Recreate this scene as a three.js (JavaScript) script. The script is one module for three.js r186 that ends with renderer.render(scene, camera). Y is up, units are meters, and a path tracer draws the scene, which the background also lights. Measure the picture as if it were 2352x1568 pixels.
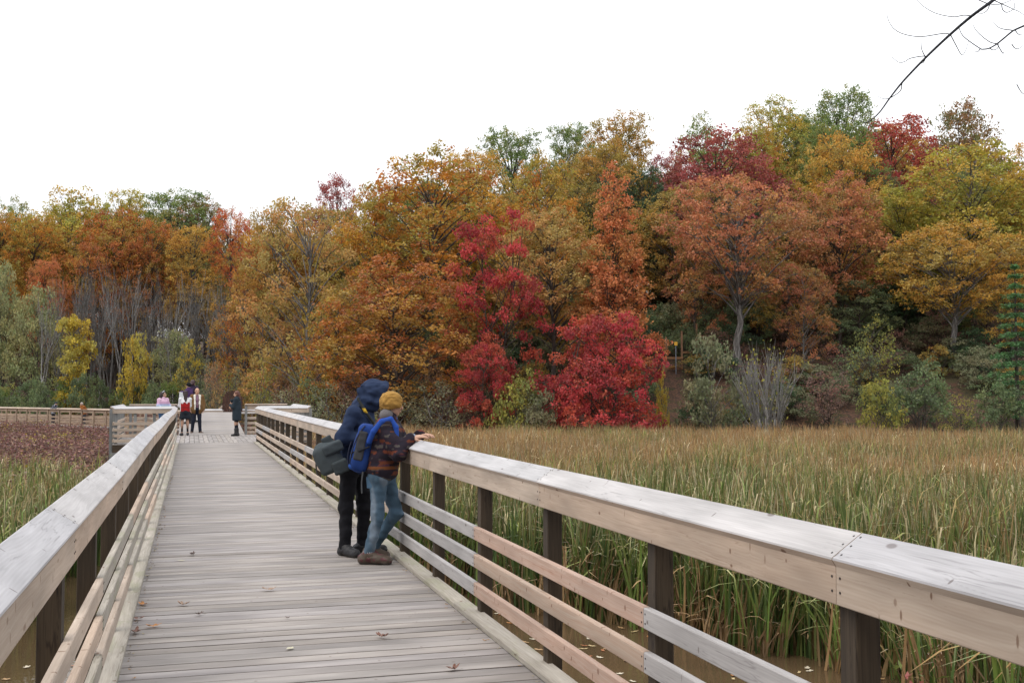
import * as THREE from 'three';
import { mergeGeometries } from 'three/addons/utils/BufferGeometryUtils.js';

// ------------------------------------------------------------------ camera, sky, sun, exposure
const scene = new THREE.Scene();
const EYE = 1.6, F = 2500, CX = 1176, CY = 784, HORIZON = 900;      // measured on the photograph at 2352 x 1568
const PITCH = Math.atan((HORIZON - CY) / F), YAW = Math.atan(735 / F);
const camera = new THREE.PerspectiveCamera(2 * Math.atan(CY / F) * 180 / Math.PI, 1024 / 682, 0.1, 1500);
camera.position.set(0, EYE, 0);
camera.rotation.order = 'YXZ';
camera.rotation.set(PITCH, -YAW, 0);
camera.updateMatrixWorld();
scene.add(camera);

function makeSky() {                                                // even overcast, a little brighter overhead
  const w = 256, h = 128, d = new Float32Array(w * h * 4);
  for (let j = 0; j < h; j++) for (let i = 0; i < w; i++) {
    const el = (j + 0.5) / h * Math.PI - Math.PI / 2, a = i / w * Math.PI * 2;
    const cl = 1 + 0.05 * Math.sin(a * 3 + 4 * el) * Math.cos(el) + 0.04 * Math.sin(a * 7 - 9 * el + 1) * Math.cos(el);
    const L = (1.12 + 0.62 * Math.max(0, Math.sin(el))) * cl, k = (j * w + i) * 4;
    d[k] = L * 0.975; d[k + 1] = L * 0.99; d[k + 2] = L * 1.02; d[k + 3] = 1;
  }
  const t = new THREE.DataTexture(d, w, h, THREE.RGBAFormat, THREE.FloatType);
  t.mapping = THREE.EquirectangularReflectionMapping; t.magFilter = THREE.LinearFilter; t.minFilter = THREE.LinearFilter;
  t.needsUpdate = true;
  return t;
}
scene.background = makeSky();
scene.environment = scene.background;
const sun = new THREE.DirectionalLight(0xfff3e2, 1.0);
sun.position.set(-40, 75, -12);
sun.target.position.set(10, 0, -40);
sun.castShadow = true; sun.shadow.radius = 45;
sun.shadow.mapSize.set(2048, 2048);
Object.assign(sun.shadow.camera, { left: -90, right: 90, top: 90, bottom: -90, near: 1, far: 260 });
scene.add(sun, sun.target);
const renderer = new THREE.WebGLRenderer({ antialias: true });
renderer.toneMapping = THREE.LinearToneMapping;
renderer.toneMappingExposure = 1.06;
renderer.shadowMap.enabled = true;

// ------------------------------------------------------------------ helpers
function RNG(seed) { let a = seed >>> 0; return () => { a = (a + 0x6D2B79F5) | 0; let t = Math.imul(a ^ (a >>> 15), 1 | a); t = (t + Math.imul(t ^ (t >>> 7), 61 | t)) ^ t; return ((t ^ (t >>> 14)) >>> 0) / 4294967296; }; }
const V = (x, y, z) => new THREE.Vector3(x, y, z);
const lerp = (a, b, t) => a + (b - a) * t, clamp = (x, a, b) => Math.min(b, Math.max(a, x));
const smooth = (a, b, x) => { const t = clamp((x - a) / (b - a), 0, 1); return t * t * (3 - 2 * t); };
function hash2(i, j, s) { let h = Math.imul(i, 374761393) ^ Math.imul(j, 668265263) ^ Math.imul(s, 1442695041); h = Math.imul(h ^ (h >>> 13), 1274126177); return ((h ^ (h >>> 16)) >>> 0) / 4294967296; }
function vnoise(x, y, s = 0, px = 0, py = 0) {                       // value noise, periodic when px / py are given
  const i = Math.floor(x), j = Math.floor(y), f = x - i, g = y - j, u = f * f * (3 - 2 * f), v = g * g * (3 - 2 * g);
  const w = (a, p) => p ? ((a % p) + p) % p : a;
  const h = (a, b) => hash2(w(a, px), w(b, py), s);
  return lerp(lerp(h(i, j), h(i + 1, j), u), lerp(h(i, j + 1), h(i + 1, j + 1), u), v);
}
function fbm(x, y, s, px = 0, py = 0, o = 4) { let a = 0, k = 0.5, n = 0; for (let q = 0; q < o; q++) { a += k * vnoise(x, y, s + q, px, py); n += k; k *= 0.5; x *= 2; y *= 2; px *= 2; py *= 2; } return a / n; }
const names = {};
function numbered(n) { const k = names[n] = (names[n] ?? -1) + 1; return k ? `${n}_${String(k).padStart(3, '0')}` : n; }
function tag(o, label, category, group, kind) {
  if (label) o.userData.label = label;
  if (category) o.userData.category = category;
  if (group) o.userData.group = group;
  if (kind) o.userData.kind = kind;
  return o;
}
function thing(name, label, category, pos = [0, 0, 0], turn = 0, group) {
  const o = new THREE.Group(); o.name = numbered(name); o.position.set(...pos); o.rotation.y = turn; scene.add(o);
  return tag(o, label, category, group);
}
function part(name, geo, mat, parent = scene) {
  const m = new THREE.Mesh(geo, mat); m.name = parent === scene ? numbered(name) : name; m.castShadow = m.receiveShadow = true; parent.add(m); return m;
}
function struct(name, geo, mat) { return tag(part(name, geo, mat), null, null, null, 'structure'); }
// horizontal camera frame: u metres to the right, d metres ahead
const SY = Math.sin(YAW), CYW = Math.cos(YAW);
const ud = (u, d, y = 0) => V(u * CYW + d * SY, y, -(d * CYW - u * SY));
const toUD = (x, z) => [x * CYW + z * SY, x * SY - z * CYW];
const q0 = camera.quaternion.clone();
function at(px, py, d) {                                             // the place seen at a pixel, d metres ahead
  const r = V((px - CX) / F, (CY - py) / F, -1).applyQuaternion(q0);
  const fwd = r.x * SY - r.z * CYW, k = d / fwd;
  return V(r.x * k, EYE + r.y * k, r.z * k);
}
const WATER = -1.8;

// ------------------------------------------------------------------ textures and materials
function dataTex(w, h, fn, srgb = true) {
  const d = new Uint8Array(w * h * 4);
  for (let j = 0; j < h; j++) for (let i = 0; i < w; i++) { const c = fn(i, j), k = (j * w + i) * 4; d[k] = clamp(c[0], 0, 1) * 255; d[k + 1] = clamp(c[1], 0, 1) * 255; d[k + 2] = clamp(c[2], 0, 1) * 255; d[k + 3] = 255; }
  const t = new THREE.DataTexture(d, w, h); t.wrapS = t.wrapT = THREE.RepeatWrapping; t.magFilter = THREE.LinearFilter; t.minFilter = THREE.LinearMipmapLinearFilter; t.generateMipmaps = true;
  if (srgb) t.colorSpace = THREE.SRGBColorSpace;
  t.needsUpdate = true; return t;
}
// wood: u along the grain over WU metres, v across over WV metres; returns colour and height maps
const WU = 2.4, WV = 0.6;
function woodMaps(seed, { base, dark, knots = 26, knotCol = [0.32, 0.2, 0.13], cracks = 1, moss = 0, mossCol = [0.42, 0.46, 0.3], blotch = 0.1, ring = 0.5, contrast = 1, dash = 0, w = 1024, h = 256 }) {
  const r = RNG(seed), kn = [];
  for (let k = 0; k < knots; k++) kn.push(r() < dash ? [r() * w, r() * h, 1.5 + r() * 1.6, 3 + r() * 5, 0.3 + 0.6 * r()] : [r() * w, r() * h, 2 + r() * 4 + (r() < 0.25 ? 5 : 0), 1.5 + r() * 3 + (r() < 0.2 ? 2 : 0), 0.3 + 0.5 * r()]);
  const cell = 64, grid = {};
  for (const k of kn) for (let a = -1; a <= 1; a++) for (let b = -1; b <= 1; b++) { const key = ((Math.floor(k[0] / cell) + a + w / cell) % (w / cell)) + ',' + ((Math.floor(k[1] / cell) + b + h / cell) % (h / cell)); (grid[key] ??= []).push(k); }
  const H = new Float32Array(w * h), K = new Float32Array(w * h), M = new Float32Array(w * h);
  const color = dataTex(w, h, (i, j) => {
    const x = i / w, y = j / h;
    let warp = 0, kd = 0;
    for (const k of grid[Math.floor(i / cell) + ',' + Math.floor(j / cell)] ?? []) {
      let dx = i - k[0], dy = j - k[1]; if (dx > w / 2) dx -= w; if (dx < -w / 2) dx += w; if (dy > h / 2) dy -= h; if (dy < -h / 2) dy += h;
      const e = Math.hypot(dx / k[2], dy / k[3]);
      kd = Math.max(kd, smooth(1.25, 0.7, e) * k[4]);
      warp += Math.sign(dy) * 0.010 * Math.exp(-e * e * 0.12);
    }
    const wv = y + warp + 0.05 * (fbm(x * 4, y * 4, seed + 3, 4, 4, 2) - 0.5);
    const streak = fbm(x * 10, wv * 64, seed, 10, 64, 3), fine = fbm(x * 24, wv * 128, seed + 9, 24, 128, 2);
    const rings = 0.5 + 0.5 * Math.sin((wv * 60 + 3 * fbm(x * 3, y * 6, seed + 5, 3, 6, 2)) * 6.283);
    const crackN = fbm(x * 6, wv * 48, seed + 21, 6, 48, 2), crack = cracks * smooth(0.045, 0.0, Math.abs(crackN - 0.5)) * smooth(0.55, 0.72, fbm(x * 3, y * 12, seed + 31, 3, 12, 2));
    const bl = (fbm(x * 5, y * 5, seed + 40, 5, 5, 3) - 0.5) * 2 * blotch;
    const ms = moss * smooth(0.5, 0.7, fbm(x * 8, y * 6, seed + 50, 8, 6, 3));
    const t = contrast * (0.55 * (streak - 0.5) + 0.35 * (fine - 0.5) + 0.18 * ring * (rings - 0.5));
    const n = j * w + i; H[n] = 0.5 + t * 0.5 - crack * 0.45 - kd * 0.12;
    const mixd = clamp(0.32 - t * 1.0 + crack * 0.75, 0, 1);
    const c = [0, 1, 2].map(q => lerp(lerp(lerp(base[q], dark[q], mixd) * (1 + bl), knotCol[q], kd * 0.8), mossCol[q], ms * 0.6));
    return c;
  });
  const bump = dataTex(w, h, (i, j) => { const v = H[j * w + i]; return [v, v, v]; }, false);
  return { color, bump };
}
function woodMat(maps, tint, rough = 0.82, bump = 0.0013) {
  return new THREE.MeshStandardMaterial({ map: maps.color, bumpMap: maps.bump, bumpScale: bump, color: new THREE.Color().setRGB(...tint), roughness: rough });
}
const deckMaps = woodMaps(11, { base: [0.72, 0.695, 0.68], dark: [0.48, 0.455, 0.44], knots: 10, knotCol: [0.42, 0.37, 0.33], cracks: 0.25, blotch: 0.2, ring: 0.3, contrast: 0.15 });
const railMaps = woodMaps(23, { base: [0.775, 0.72, 0.665], dark: [0.56, 0.48, 0.415], knots: 46, dash: 0.5, cracks: 0.4, blotch: 0.14, ring: 0.7, contrast: 0.6 });
const capMaps = woodMaps(37, { base: [0.76, 0.755, 0.76], dark: [0.54, 0.53, 0.535], knots: 30, dash: 0.4, knotCol: [0.36, 0.32, 0.31], cracks: 0.6, blotch: 0.14, ring: 1.0, contrast: 0.55 });
const redMaps = woodMaps(51, { base: [0.78, 0.70, 0.645], dark: [0.66, 0.50, 0.42], dash: 0.7, contrast: 0.8, knots: 80, knotCol: [0.36, 0.21, 0.14], cracks: 0.5, blotch: 0.14, ring: 0.8 });
const mossMaps = woodMaps(67, { base: [0.70, 0.675, 0.635], dark: [0.49, 0.46, 0.42], knots: 18, cracks: 0.7, moss: 0.5, mossCol: [0.52, 0.53, 0.41], blotch: 0.12, ring: 0.5 });
const postMaps = woodMaps(83, { base: [0.38, 0.32, 0.26], dark: [0.19, 0.145, 0.11], knots: 10, knotCol: [0.16, 0.11, 0.09], cracks: 0.8, blotch: 0.3, ring: 0.6 });
const greyPostMaps = woodMaps(97, { base: [0.55, 0.555, 0.55], dark: [0.38, 0.38, 0.375], knots: 8, cracks: 0.9, blotch: 0.15, ring: 0.6 });
const MAT = {};
MAT.deck = [[1, 1, 1], [0.93, 0.925, 0.93], [1.06, 1.045, 1.03], [0.87, 0.87, 0.875], [0.98, 0.96, 0.93], [1.02, 1.02, 1.05]].map(t => woodMat(deckMaps, t.map(v => v * 0.83), 0.85, 0.0005));
MAT.cap = [[1, 1, 1], [0.95, 0.95, 0.97], [1.04, 1.02, 1.0]].map(t => woodMat(capMaps, t, 0.66, 0.001));
MAT.tan = [[1, 1, 1], [0.94, 0.93, 0.92], [1.03, 0.98, 0.94]].map(t => woodMat(railMaps, t.map(v => v * 0.95), 0.8));
MAT.far = [[0.74, 0.66, 0.58], [0.68, 0.61, 0.55]].map(t => woodMat(railMaps, t, 0.85));
MAT.grey = [[0.84, 0.82, 0.80], [0.77, 0.755, 0.74]].map(t => woodMat(capMaps, t, 0.82));
MAT.red = [woodMat(redMaps, [0.92, 0.91, 0.91], 0.8), woodMat(redMaps, [0.85, 0.89, 0.87], 0.8)];
MAT.moss = [woodMat(mossMaps, [1, 1, 1], 0.88), woodMat(mossMaps, [0.95, 0.95, 0.93], 0.88)];
MAT.post = [woodMat(postMaps, [0.72, 0.72, 0.70], 0.85), woodMat(postMaps, [0.6, 0.62, 0.6], 0.85), woodMat(postMaps, [0.85, 0.87, 0.82], 0.85)];
MAT.greyPost = [woodMat(greyPostMaps, [1, 1, 1], 0.88), woodMat(greyPostMaps, [0.88, 0.88, 0.9], 0.88)];
MAT.beam = woodMat(postMaps, [0.75, 0.75, 0.75], 0.9);
MAT.edge = woodMat(postMaps, [0.5, 0.48, 0.46], 0.95);                 // dirty plank sides, with the shade of the gaps put into the dark colour
MAT.screw = new THREE.MeshStandardMaterial({ color: new THREE.Color().setRGB(0.05, 0.045, 0.045), roughness: 0.6, metalness: 0.5 });

// a chamfered board of size L (x, along the grain) x Hh (y) x D (z), uv in metres with its own start on the wood
const boardCache = {};
function boardGeo(L, Hh, D, seed = 0, ch = 0.004, axis = 'x') {
  const key = [L.toFixed(4), Hh, D, seed, ch, axis].join();
  if (boardCache[key]) return boardCache[key];
  const r = RNG(seed * 7919 + 13), u0 = r() * 3, v0 = r() * 3;
  const hx = L / 2, hy = Hh / 2, hz = D / 2, P = [], U = [], I = [];
  // section: octagon in (y,z)
  const oct = [[hy - ch, hz], [hy, hz - ch], [hy, -hz + ch], [hy - ch, -hz], [-hy + ch, -hz], [-hy, -hz + ch], [-hy, hz - ch], [-hy + ch, hz]];
  let run = 0;
  for (let k = 0; k < 8; k++) {
    const a = oct[k], b = oct[(k + 1) % 8], len = Math.hypot(a[0] - b[0], a[1] - b[1]), n = P.length / 3;
    P.push(-hx, a[0], a[1], hx, a[0], a[1], hx, b[0], b[1], -hx, b[0], b[1]);
    U.push(u0, v0 + run / WV, u0 + L / WU, v0 + run / WV, u0 + L / WU, v0 + (run + len) / WV, u0, v0 + (run + len) / WV);
    I.push(n, n + 1, n + 2, n, n + 2, n + 3); run += len;
  }
  for (const s of [-1, 1]) {
    const n = P.length / 3;
    for (const o of oct) { P.push(s * hx, o[0], o[1]); U.push(u0 + o[0] / 0.05 * 0.02, v0 + o[1] / WV); }
    for (let k = 1; k < 7; k++) s > 0 ? I.push(n, n + k + 1, n + k) : I.push(n, n + k, n + k + 1);
  }
  let g = new THREE.BufferGeometry();
  g.setAttribute('position', new THREE.Float32BufferAttribute(P, 3)); g.setAttribute('uv', new THREE.Float32BufferAttribute(U, 2)); g.setIndex(I);
  g = g.toNonIndexed(); g.computeVertexNormals();
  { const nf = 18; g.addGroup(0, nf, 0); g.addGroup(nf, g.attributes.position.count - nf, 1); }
  if (axis === 'z') g.rotateY(Math.PI / 2);
  if (axis === 'y') g.rotateZ(Math.PI / 2);
  return boardCache[key] = g;
}
const pick = (a, k) => a[((k % a.length) + a.length) % a.length];

// ------------------------------------------------------------------ ground, hill, water
function bankDepth(b) {                                              // b: bearing (u / d); metres ahead at which the shore rises
  const pts = [[-1.2, 100], [-0.47, 104], [-0.30, 102], [-0.23, 82], [-0.15, 60], [0.0, 57], [0.2, 56], [0.47, 53], [1.2, 48]];
  if (b <= pts[0][0]) return pts[0][1];
  for (let k = 1; k < pts.length; k++) if (b <= pts[k][0]) return lerp(pts[k - 1][1], pts[k][1], (b - pts[k - 1][0]) / (pts[k][0] - pts[k - 1][0]));
  return pts[pts.length - 1][1];
}
function groundUD(u, d) {
  if (d < 12) return -2.15;
  const b = clamp(u / Math.max(d, 12), -1.2, 1.2), s = d - bankDepth(b);
  const steep = lerp(0.26, 0.42, smooth(-0.32, 0.1, b)), top = lerp(15, 19, smooth(-0.3, 0.3, b));
  let y = -2.15;
  if (s > 0) { const t = s * steep; y += 0.5 * smooth(0, 3, s) + top * (1 - Math.exp(-t / top)); y += (fbm(u * 0.09, d * 0.09, 5) - 0.5) * 1.6 * smooth(0, 10, s) + (fbm(u * 0.5, d * 0.5, 8) - 0.5) * 0.35; }
  else y += 0.35 * smooth(-6, 0, s);
  return y;
}
function ground(x, z) { const [u, d] = toUD(x, z); return groundUD(u, d); }
{
  const us = [], ds = [];
  for (let u = -420; u < -90; u += 22) us.push(u); for (let u = -90; u < 70; u += 1.6) us.push(u); for (let u = 70; u <= 420; u += 22) us.push(u);
  for (let d = -260; d < 0; d += 26) ds.push(d); for (let d = 0; d < 44; d += 6) ds.push(d); for (let d = 44; d < 160; d += 1.6) ds.push(d); for (let d = 160; d <= 600; d += 30) ds.push(d);
  const P = [], U = [], I = [];
  for (const d of ds) for (const u of us) { const p = ud(u, d, groundUD(u, d)); P.push(p.x, p.y, p.z); U.push(u / 3, d / 3); }
  const n = us.length;
  for (let j = 0; j + 1 < ds.length; j++) for (let i = 0; i + 1 < n; i++) { const a = j * n + i; I.push(a, a + 1, a + n, a + 1, a + n + 1, a + n); }
  const g = new THREE.BufferGeometry(); g.setAttribute('position', new THREE.Float32BufferAttribute(P, 3)); g.setAttribute('uv', new THREE.Float32BufferAttribute(U, 2)); g.setIndex(I); g.computeVertexNormals();
  const litter = dataTex(512, 512, (i, j) => {
    const x = i / 512, y = j / 512, a = fbm(x * 40, y * 40, 3, 40, 40, 3), b = vnoise(x * 90, y * 90, 8, 90, 90), c = fbm(x * 6, y * 6, 12, 6, 6, 3);
    const k = clamp(0.5 + (a - 0.5) * 1.6, 0, 1); let col = [lerp(0.16, 0.40, k), lerp(0.125, 0.285, k), lerp(0.105, 0.215, k)];
    if (b > 0.86) col = [0.50, 0.33, 0.2]; if (b < 0.1) col = [0.2, 0.09, 0.09];
    if (c > 0.6) col = [col[0] * 0.8, col[1] * 0.98, col[2] * 0.75];
    return col;
  });
  const mat = new THREE.MeshStandardMaterial({ map: litter, roughness: 1 });
  struct('ground', g, mat);
}
{
  const g = new THREE.PlaneGeometry(500, 420); g.rotateX(-Math.PI / 2);
  const uv = g.attributes.uv; for (let k = 0; k < uv.count; k++) uv.setXY(k, uv.getX(k) * 500 / 4, uv.getY(k) * 420 / 4);
  const rip = dataTex(512, 512, (i, j) => { const x = i / 512, y = j / 512, v = 0.6 * fbm(x * 10, y * 14, 4, 10, 14, 3) + 0.4 * fbm(x * 34, y * 40, 6, 34, 40, 2); return [v, v, v]; }, false);
  const silt = dataTex(256, 256, (i, j) => { const v = fbm(i / 256 * 5, j / 256 * 5, 14, 5, 5, 4); return [lerp(0.31, 0.40, v), lerp(0.255, 0.325, v), lerp(0.19, 0.235, v)]; });
  const m = new THREE.MeshPhysicalMaterial({ map: silt, roughness: 0.06, bumpMap: rip, bumpScale: 0.004, ior: 1.33 });
  const w = struct('marsh_water', g, m); w.position.set(30, WATER, -100);
}

// ------------------------------------------------------------------ boardwalk
const PITCHP = 0.1505, DECK_X0 = -0.466, DECK_X1 = 1.981, NEAR_Z = 1.2, PLAT0 = 35.75, PLAT1 = 42.4;
const deck = tag(new THREE.Group(), 'long grey plank walkway running from the foreground to the platform', null, null, 'structure');
deck.name = 'boardwalk_deck'; scene.add(deck);
{
  const r = RNG(5), n = Math.floor((PLAT0 - 0.32 + NEAR_Z) / PITCHP);
  for (let k = 0; k < n; k++) {
    const w = 0.1375 + (r() - 0.5) * 0.012;
    const g = boardGeo(DECK_X1 - DECK_X0, 0.036, Math.round(w * 500) / 500, k % 9, 0.003);
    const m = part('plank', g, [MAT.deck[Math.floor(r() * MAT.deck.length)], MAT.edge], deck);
    m.position.set((DECK_X0 + DECK_X1) / 2 + (r() - 0.5) * 0.008, -0.018 + (r() - 0.5) * 0.0035, NEAR_Z - (k + 0.5) * PITCHP);
    m.rotation.y = (r() - 0.5) * 0.003; m.rotation.z = (r() - 0.5) * 0.0012;
    if (r() < 0.5) m.rotation.y += Math.PI;
  }
  for (let k = 0; k < 2; k++) { const m = part('seam_board', boardGeo(DECK_X1 - DECK_X0, 0.036, 0.135, 20 + k), MAT.deck[2], deck); m.position.set((DECK_X0 + DECK_X1) / 2, -0.014, -(PLAT0 - 0.24 + k * 0.145)); }
  for (const x of [-0.43, 0.35, 1.15, 1.945]) { const m = part('stringer', boardGeo(NEAR_Z + PLAT0, 0.235, 0.045, 3, 0.003, 'z'), MAT.beam, deck); m.position.set(x, -0.16, (NEAR_Z - PLAT0) / 2); }
  // kerb boards lying along both edges
  const kl = 3.049;
  for (const [x, s0, name] of [[1.953, 0, 'r'], [-0.441, 5, 'l']]) {
    for (let k = 0; k * kl < PLAT0 + NEAR_Z - 0.5; k++) {
      const a = k * kl, b = Math.min((k + 1) * kl, PLAT0 + NEAR_Z - 0.45) - 0.004;
      const m = part('kerb_board', boardGeo(b - a, 0.038, 0.134, s0 + k, 0.005, 'z'), pick(MAT.moss, k), deck);
      m.position.set(x + (r() - 0.5) * 0.006, 0.0215, NEAR_Z - (a + b) / 2);
    }
  }
}
const platform = tag(new THREE.Group(), 'wide plank platform at the far end of the walkway', null, null, 'structure');
platform.name = 'platform_deck'; scene.add(platform);
{
  const r = RNG(6);
  for (let x = -2.34, k = 0; x < 3.66; x += 0.152, k++) {
    const m = part('plank', boardGeo(PLAT1 - PLAT0 - 0.004, 0.036, 0.143, k % 5, 0.004, 'z'), pick(MAT.deck, Math.floor(r() * 6)), platform);
    m.position.set(x + 0.076, -0.018 + (r() - 0.5) * 0.003, -(PLAT0 + PLAT1) / 2);
  }
  for (const z of [PLAT0 + 0.05, 39, PLAT1 - 0.05]) part('joist', boardGeo(6.0, 0.23, 0.06, 4), MAT.beam, platform).position.set(0.66, -0.155, -z);
  for (const x of [-2.3, -0.6, 2.1, 3.6]) for (const z of [PLAT0 + 0.1, PLAT1 - 0.1]) part('piling', boardGeo(2.1, 0.16, 0.16, 2, 0.006, 'y'), MAT.greyPost[0], platform).position.set(x, -1.32, -z);
}
// ramp that climbs on beyond the platform
const RAMP_TOP = 0.6, RAMP1 = 53.2;
{
  const g = new THREE.Group(); g.name = 'ramp_deck'; scene.add(g); tag(g, 'pale plank ramp climbing beyond the platform', null, null, 'structure');
  const r = RNG(8), ang = Math.atan(RAMP_TOP / (RAMP1 - PLAT1)), L = Math.hypot(RAMP_TOP, RAMP1 - PLAT1), n = Math.floor(L / 0.1505);
  for (let k = 0; k < n; k++) {
    const t = (k + 0.5) / n, m = part('plank', boardGeo(2.4, 0.036, 0.142, k % 6), pick(MAT.deck, Math.floor(r() * 6)), g);
    m.position.set(0.735, RAMP_TOP * t - 0.012, -lerp(PLAT1 + 0.02, RAMP1, t)); m.rotation.x = ang;
  }
  for (let k = 0; k < 20; k++) { const m = part('plank', boardGeo(4.6, 0.036, 0.142, k % 6), pick(MAT.deck, k), g); m.position.set(1.85, RAMP_TOP - 0.018, -(RAMP1 + 0.1 + k * 0.1505)); }
  for (const x of [-0.35, 1.8]) { const m = part('stringer', boardGeo(L, 0.22, 0.05, 3, 0.003, 'z'), MAT.beam, g); m.position.set(x, RAMP_TOP / 2 - 0.16, -(PLAT1 + RAMP1) / 2); m.rotation.x = ang; }
  for (const z of [RAMP1 + 0.1, RAMP1 + 2.9]) for (const x of [-0.3, 3.9]) part('piling', boardGeo(2.7, 0.16, 0.16, 2, 0.006, 'y'), MAT.greyPost[1], g).position.set(x, -0.8, -z);
}

const CAP_TILT = Math.atan2(0.078, 0.116);
function railing({ name = 'railing', label, group, A, B, y = 0, y1 = y, inner, posts, capJoints, slatJoints, mats, postMat, postTop = 1.07, postBottom = -2.25, slatTops = [0.64, 0.445, 0.245], slatH = 0.094, wave = () => 0, endPosts = false, screws = 0, fascia = true, slatMat }) {
  const dx = B[0] - A[0], dz = B[1] - A[1], L = Math.hypot(dx, dz), turn = Math.atan2(-dz, dx);
  const o = thing(name, label, 'railing', [A[0], y, A[1]], turn, group);
  o.rotation.z = Math.atan2(y1 - y, L);
  const n = inner, seedBase = Math.abs(Math.round(A[0] * 31 + A[1] * 17)) % 50;
  const seg = j => { const s = [0, ...j.filter(v => v > 0.05 && v < L - 0.05), L]; return s.slice(0, -1).map((v, k) => [v, s[k + 1]]); };
  const place = (m, a, b, yy, zz) => { const ya = wave(a), yb = wave(b); m.position.set((a + b) / 2, yy + (ya + yb) / 2, zz); m.rotation.z = Math.atan2(yb - ya, b - a); };
  const cy = 1.118 - 0.829 * 0.019, cz = n * (0.017 - 0.058) - n * 0.557 * 0.019;
  seg(capJoints).forEach(([a, b], k) => {
    const m = part('cap_board', boardGeo(b - a - 0.004, 0.038, 0.14, seedBase + k, 0.005), [pick(mats.cap, k), pick(mats.fascia, k)], o);
    place(m, a, b, cy, cz); m.rotation.order = 'ZXY'; m.rotation.x = n * CAP_TILT;
    if (fascia) { const f = part('rail_board', boardGeo(b - a - 0.003, 0.138, 0.038, seedBase + k + 9, 0.004), pick(mats.fascia, k), o); place(f, a, b, 1.014 - 0.012, -n * 0.019); }
  });
  slatTops.forEach((top, i) => seg(slatJoints).forEach(([a, b], k) => {
    const mm = slatMat ? slatMat(k, i) : pick(mats.slat, k * 2 + i);
    const m = part('slat', boardGeo(b - a - 0.004, slatH, 0.038, seedBase + k + 3 * i + 20, 0.005), mm, o);
    place(m, a, b, top - slatH / 2, -n * 0.019);
  }));
  posts.forEach((s, k) => {
    const top = postTop + wave(s), m = part('post', boardGeo(Math.round((top - postBottom) * 20) / 20, 0.089, 0.089, k % 6, 0.004, 'y'), pick(postMat, k * 3 + seedBase), o);
    m.position.set(s, top - Math.round((top - postBottom) * 20) / 40, -n * (0.039 + 0.0445));
    m.rotation.y = (k % 3 - 1) * 0.02 + (k % 2 ? Math.PI : 0);
  });
  const sg = new THREE.CylinderGeometry(0.0042, 0.0042, 0.003, 8);
  for (let k = 0; k < screws; k++) {
    const s = capJoints[k]; if (s === undefined) break;
    for (const ds of [-0.022, 0.022]) {
      for (const w of [-0.045, 0.0, 0.045]) {
        const q = part('screw_head', sg, MAT.screw, o);
        q.position.set(s + ds * (1 + w * 4), cy + Math.cos(CAP_TILT) * 0.0185 + Math.sin(CAP_TILT) * -n * w * -1 * -n * 0 + wave(s), cz + n * Math.sin(CAP_TILT) * 0.0185);
        q.position.y += -Math.sin(CAP_TILT) * w; q.position.z += n * Math.cos(CAP_TILT) * w; q.rotation.x = n * CAP_TILT;
      }
      if (fascia) for (const yy of [0.975, 1.02]) { const q = part('screw_head', sg, MAT.screw, o); q.position.set(s + ds, yy + wave(s), n * 0.0005); q.rotation.x = Math.PI / 2; }
    }
    for (const top of slatTops) for (const yy of [0.025, 0.068]) for (const ds of [-0.02, 0.02]) { const q = part('screw_head', sg, MAT.screw, o); q.position.set((slatJoints[k] ?? s) + ds, top - yy + wave(s), n * 0.0005); q.rotation.x = Math.PI / 2; }
  }
  return o;
}
const SP = 1.5247, postS = n => NEAR_Z + 3.015 + SP * n;
const range = (a, b, st = 1) => { const o = []; for (let k = a; k <= b; k += st) o.push(k); return o; };
const railLen = PLAT0 + NEAR_Z;
railing({
  label: 'long wooden railing on the right, crossing the foreground past the couple', A: [1.946, NEAR_Z], B: [1.946, -PLAT0], inner: -1,
  posts: [...range(-2, 21).map(postS), railLen - 0.06], capJoints: range(-2, 20, 2).map(postS), slatJoints: range(-1, 21, 2).map(postS),
  mats: { cap: MAT.cap, fascia: MAT.tan, slat: MAT.tan }, postMat: MAT.post, screws: 3,
  slatMat: (k, i) => k === 1 ? MAT.grey[0] : k === 2 ? MAT.red[i === 1 ? 1 : 0] : k === 3 ? MAT.grey[i % 2] : k < 1 ? MAT.grey[1] : [MAT.tan[0], MAT.tan[1], MAT.grey[0], MAT.tan[2]][(k * 3 + i) % 4],
});
railing({
  label: 'long wooden railing on the left, its wide sloping cap leading to the platform', A: [-0.431, NEAR_Z], B: [-0.431, -PLAT0], inner: 1,
  posts: [...range(-2, 21).map(n => postS(n) + 0.05), railLen - 0.06], capJoints: range(-1, 21, 2).map(n => postS(n) + 0.05), slatJoints: range(-2, 20, 2).map(n => postS(n) + 0.05),
  mats: { cap: MAT.cap, fascia: MAT.tan, slat: MAT.tan }, postMat: MAT.post, screws: 3,
  wave: s => 0.012 * Math.sin(s * 0.55) - 0.03 * smooth(22, 30, s) * smooth(37, 33, s),
  slatMat: (k, i) => [MAT.moss[0], MAT.moss[1], MAT.tan[0], MAT.moss[0], MAT.tan[2]][(k + 2 * i) % 5],
});
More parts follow.
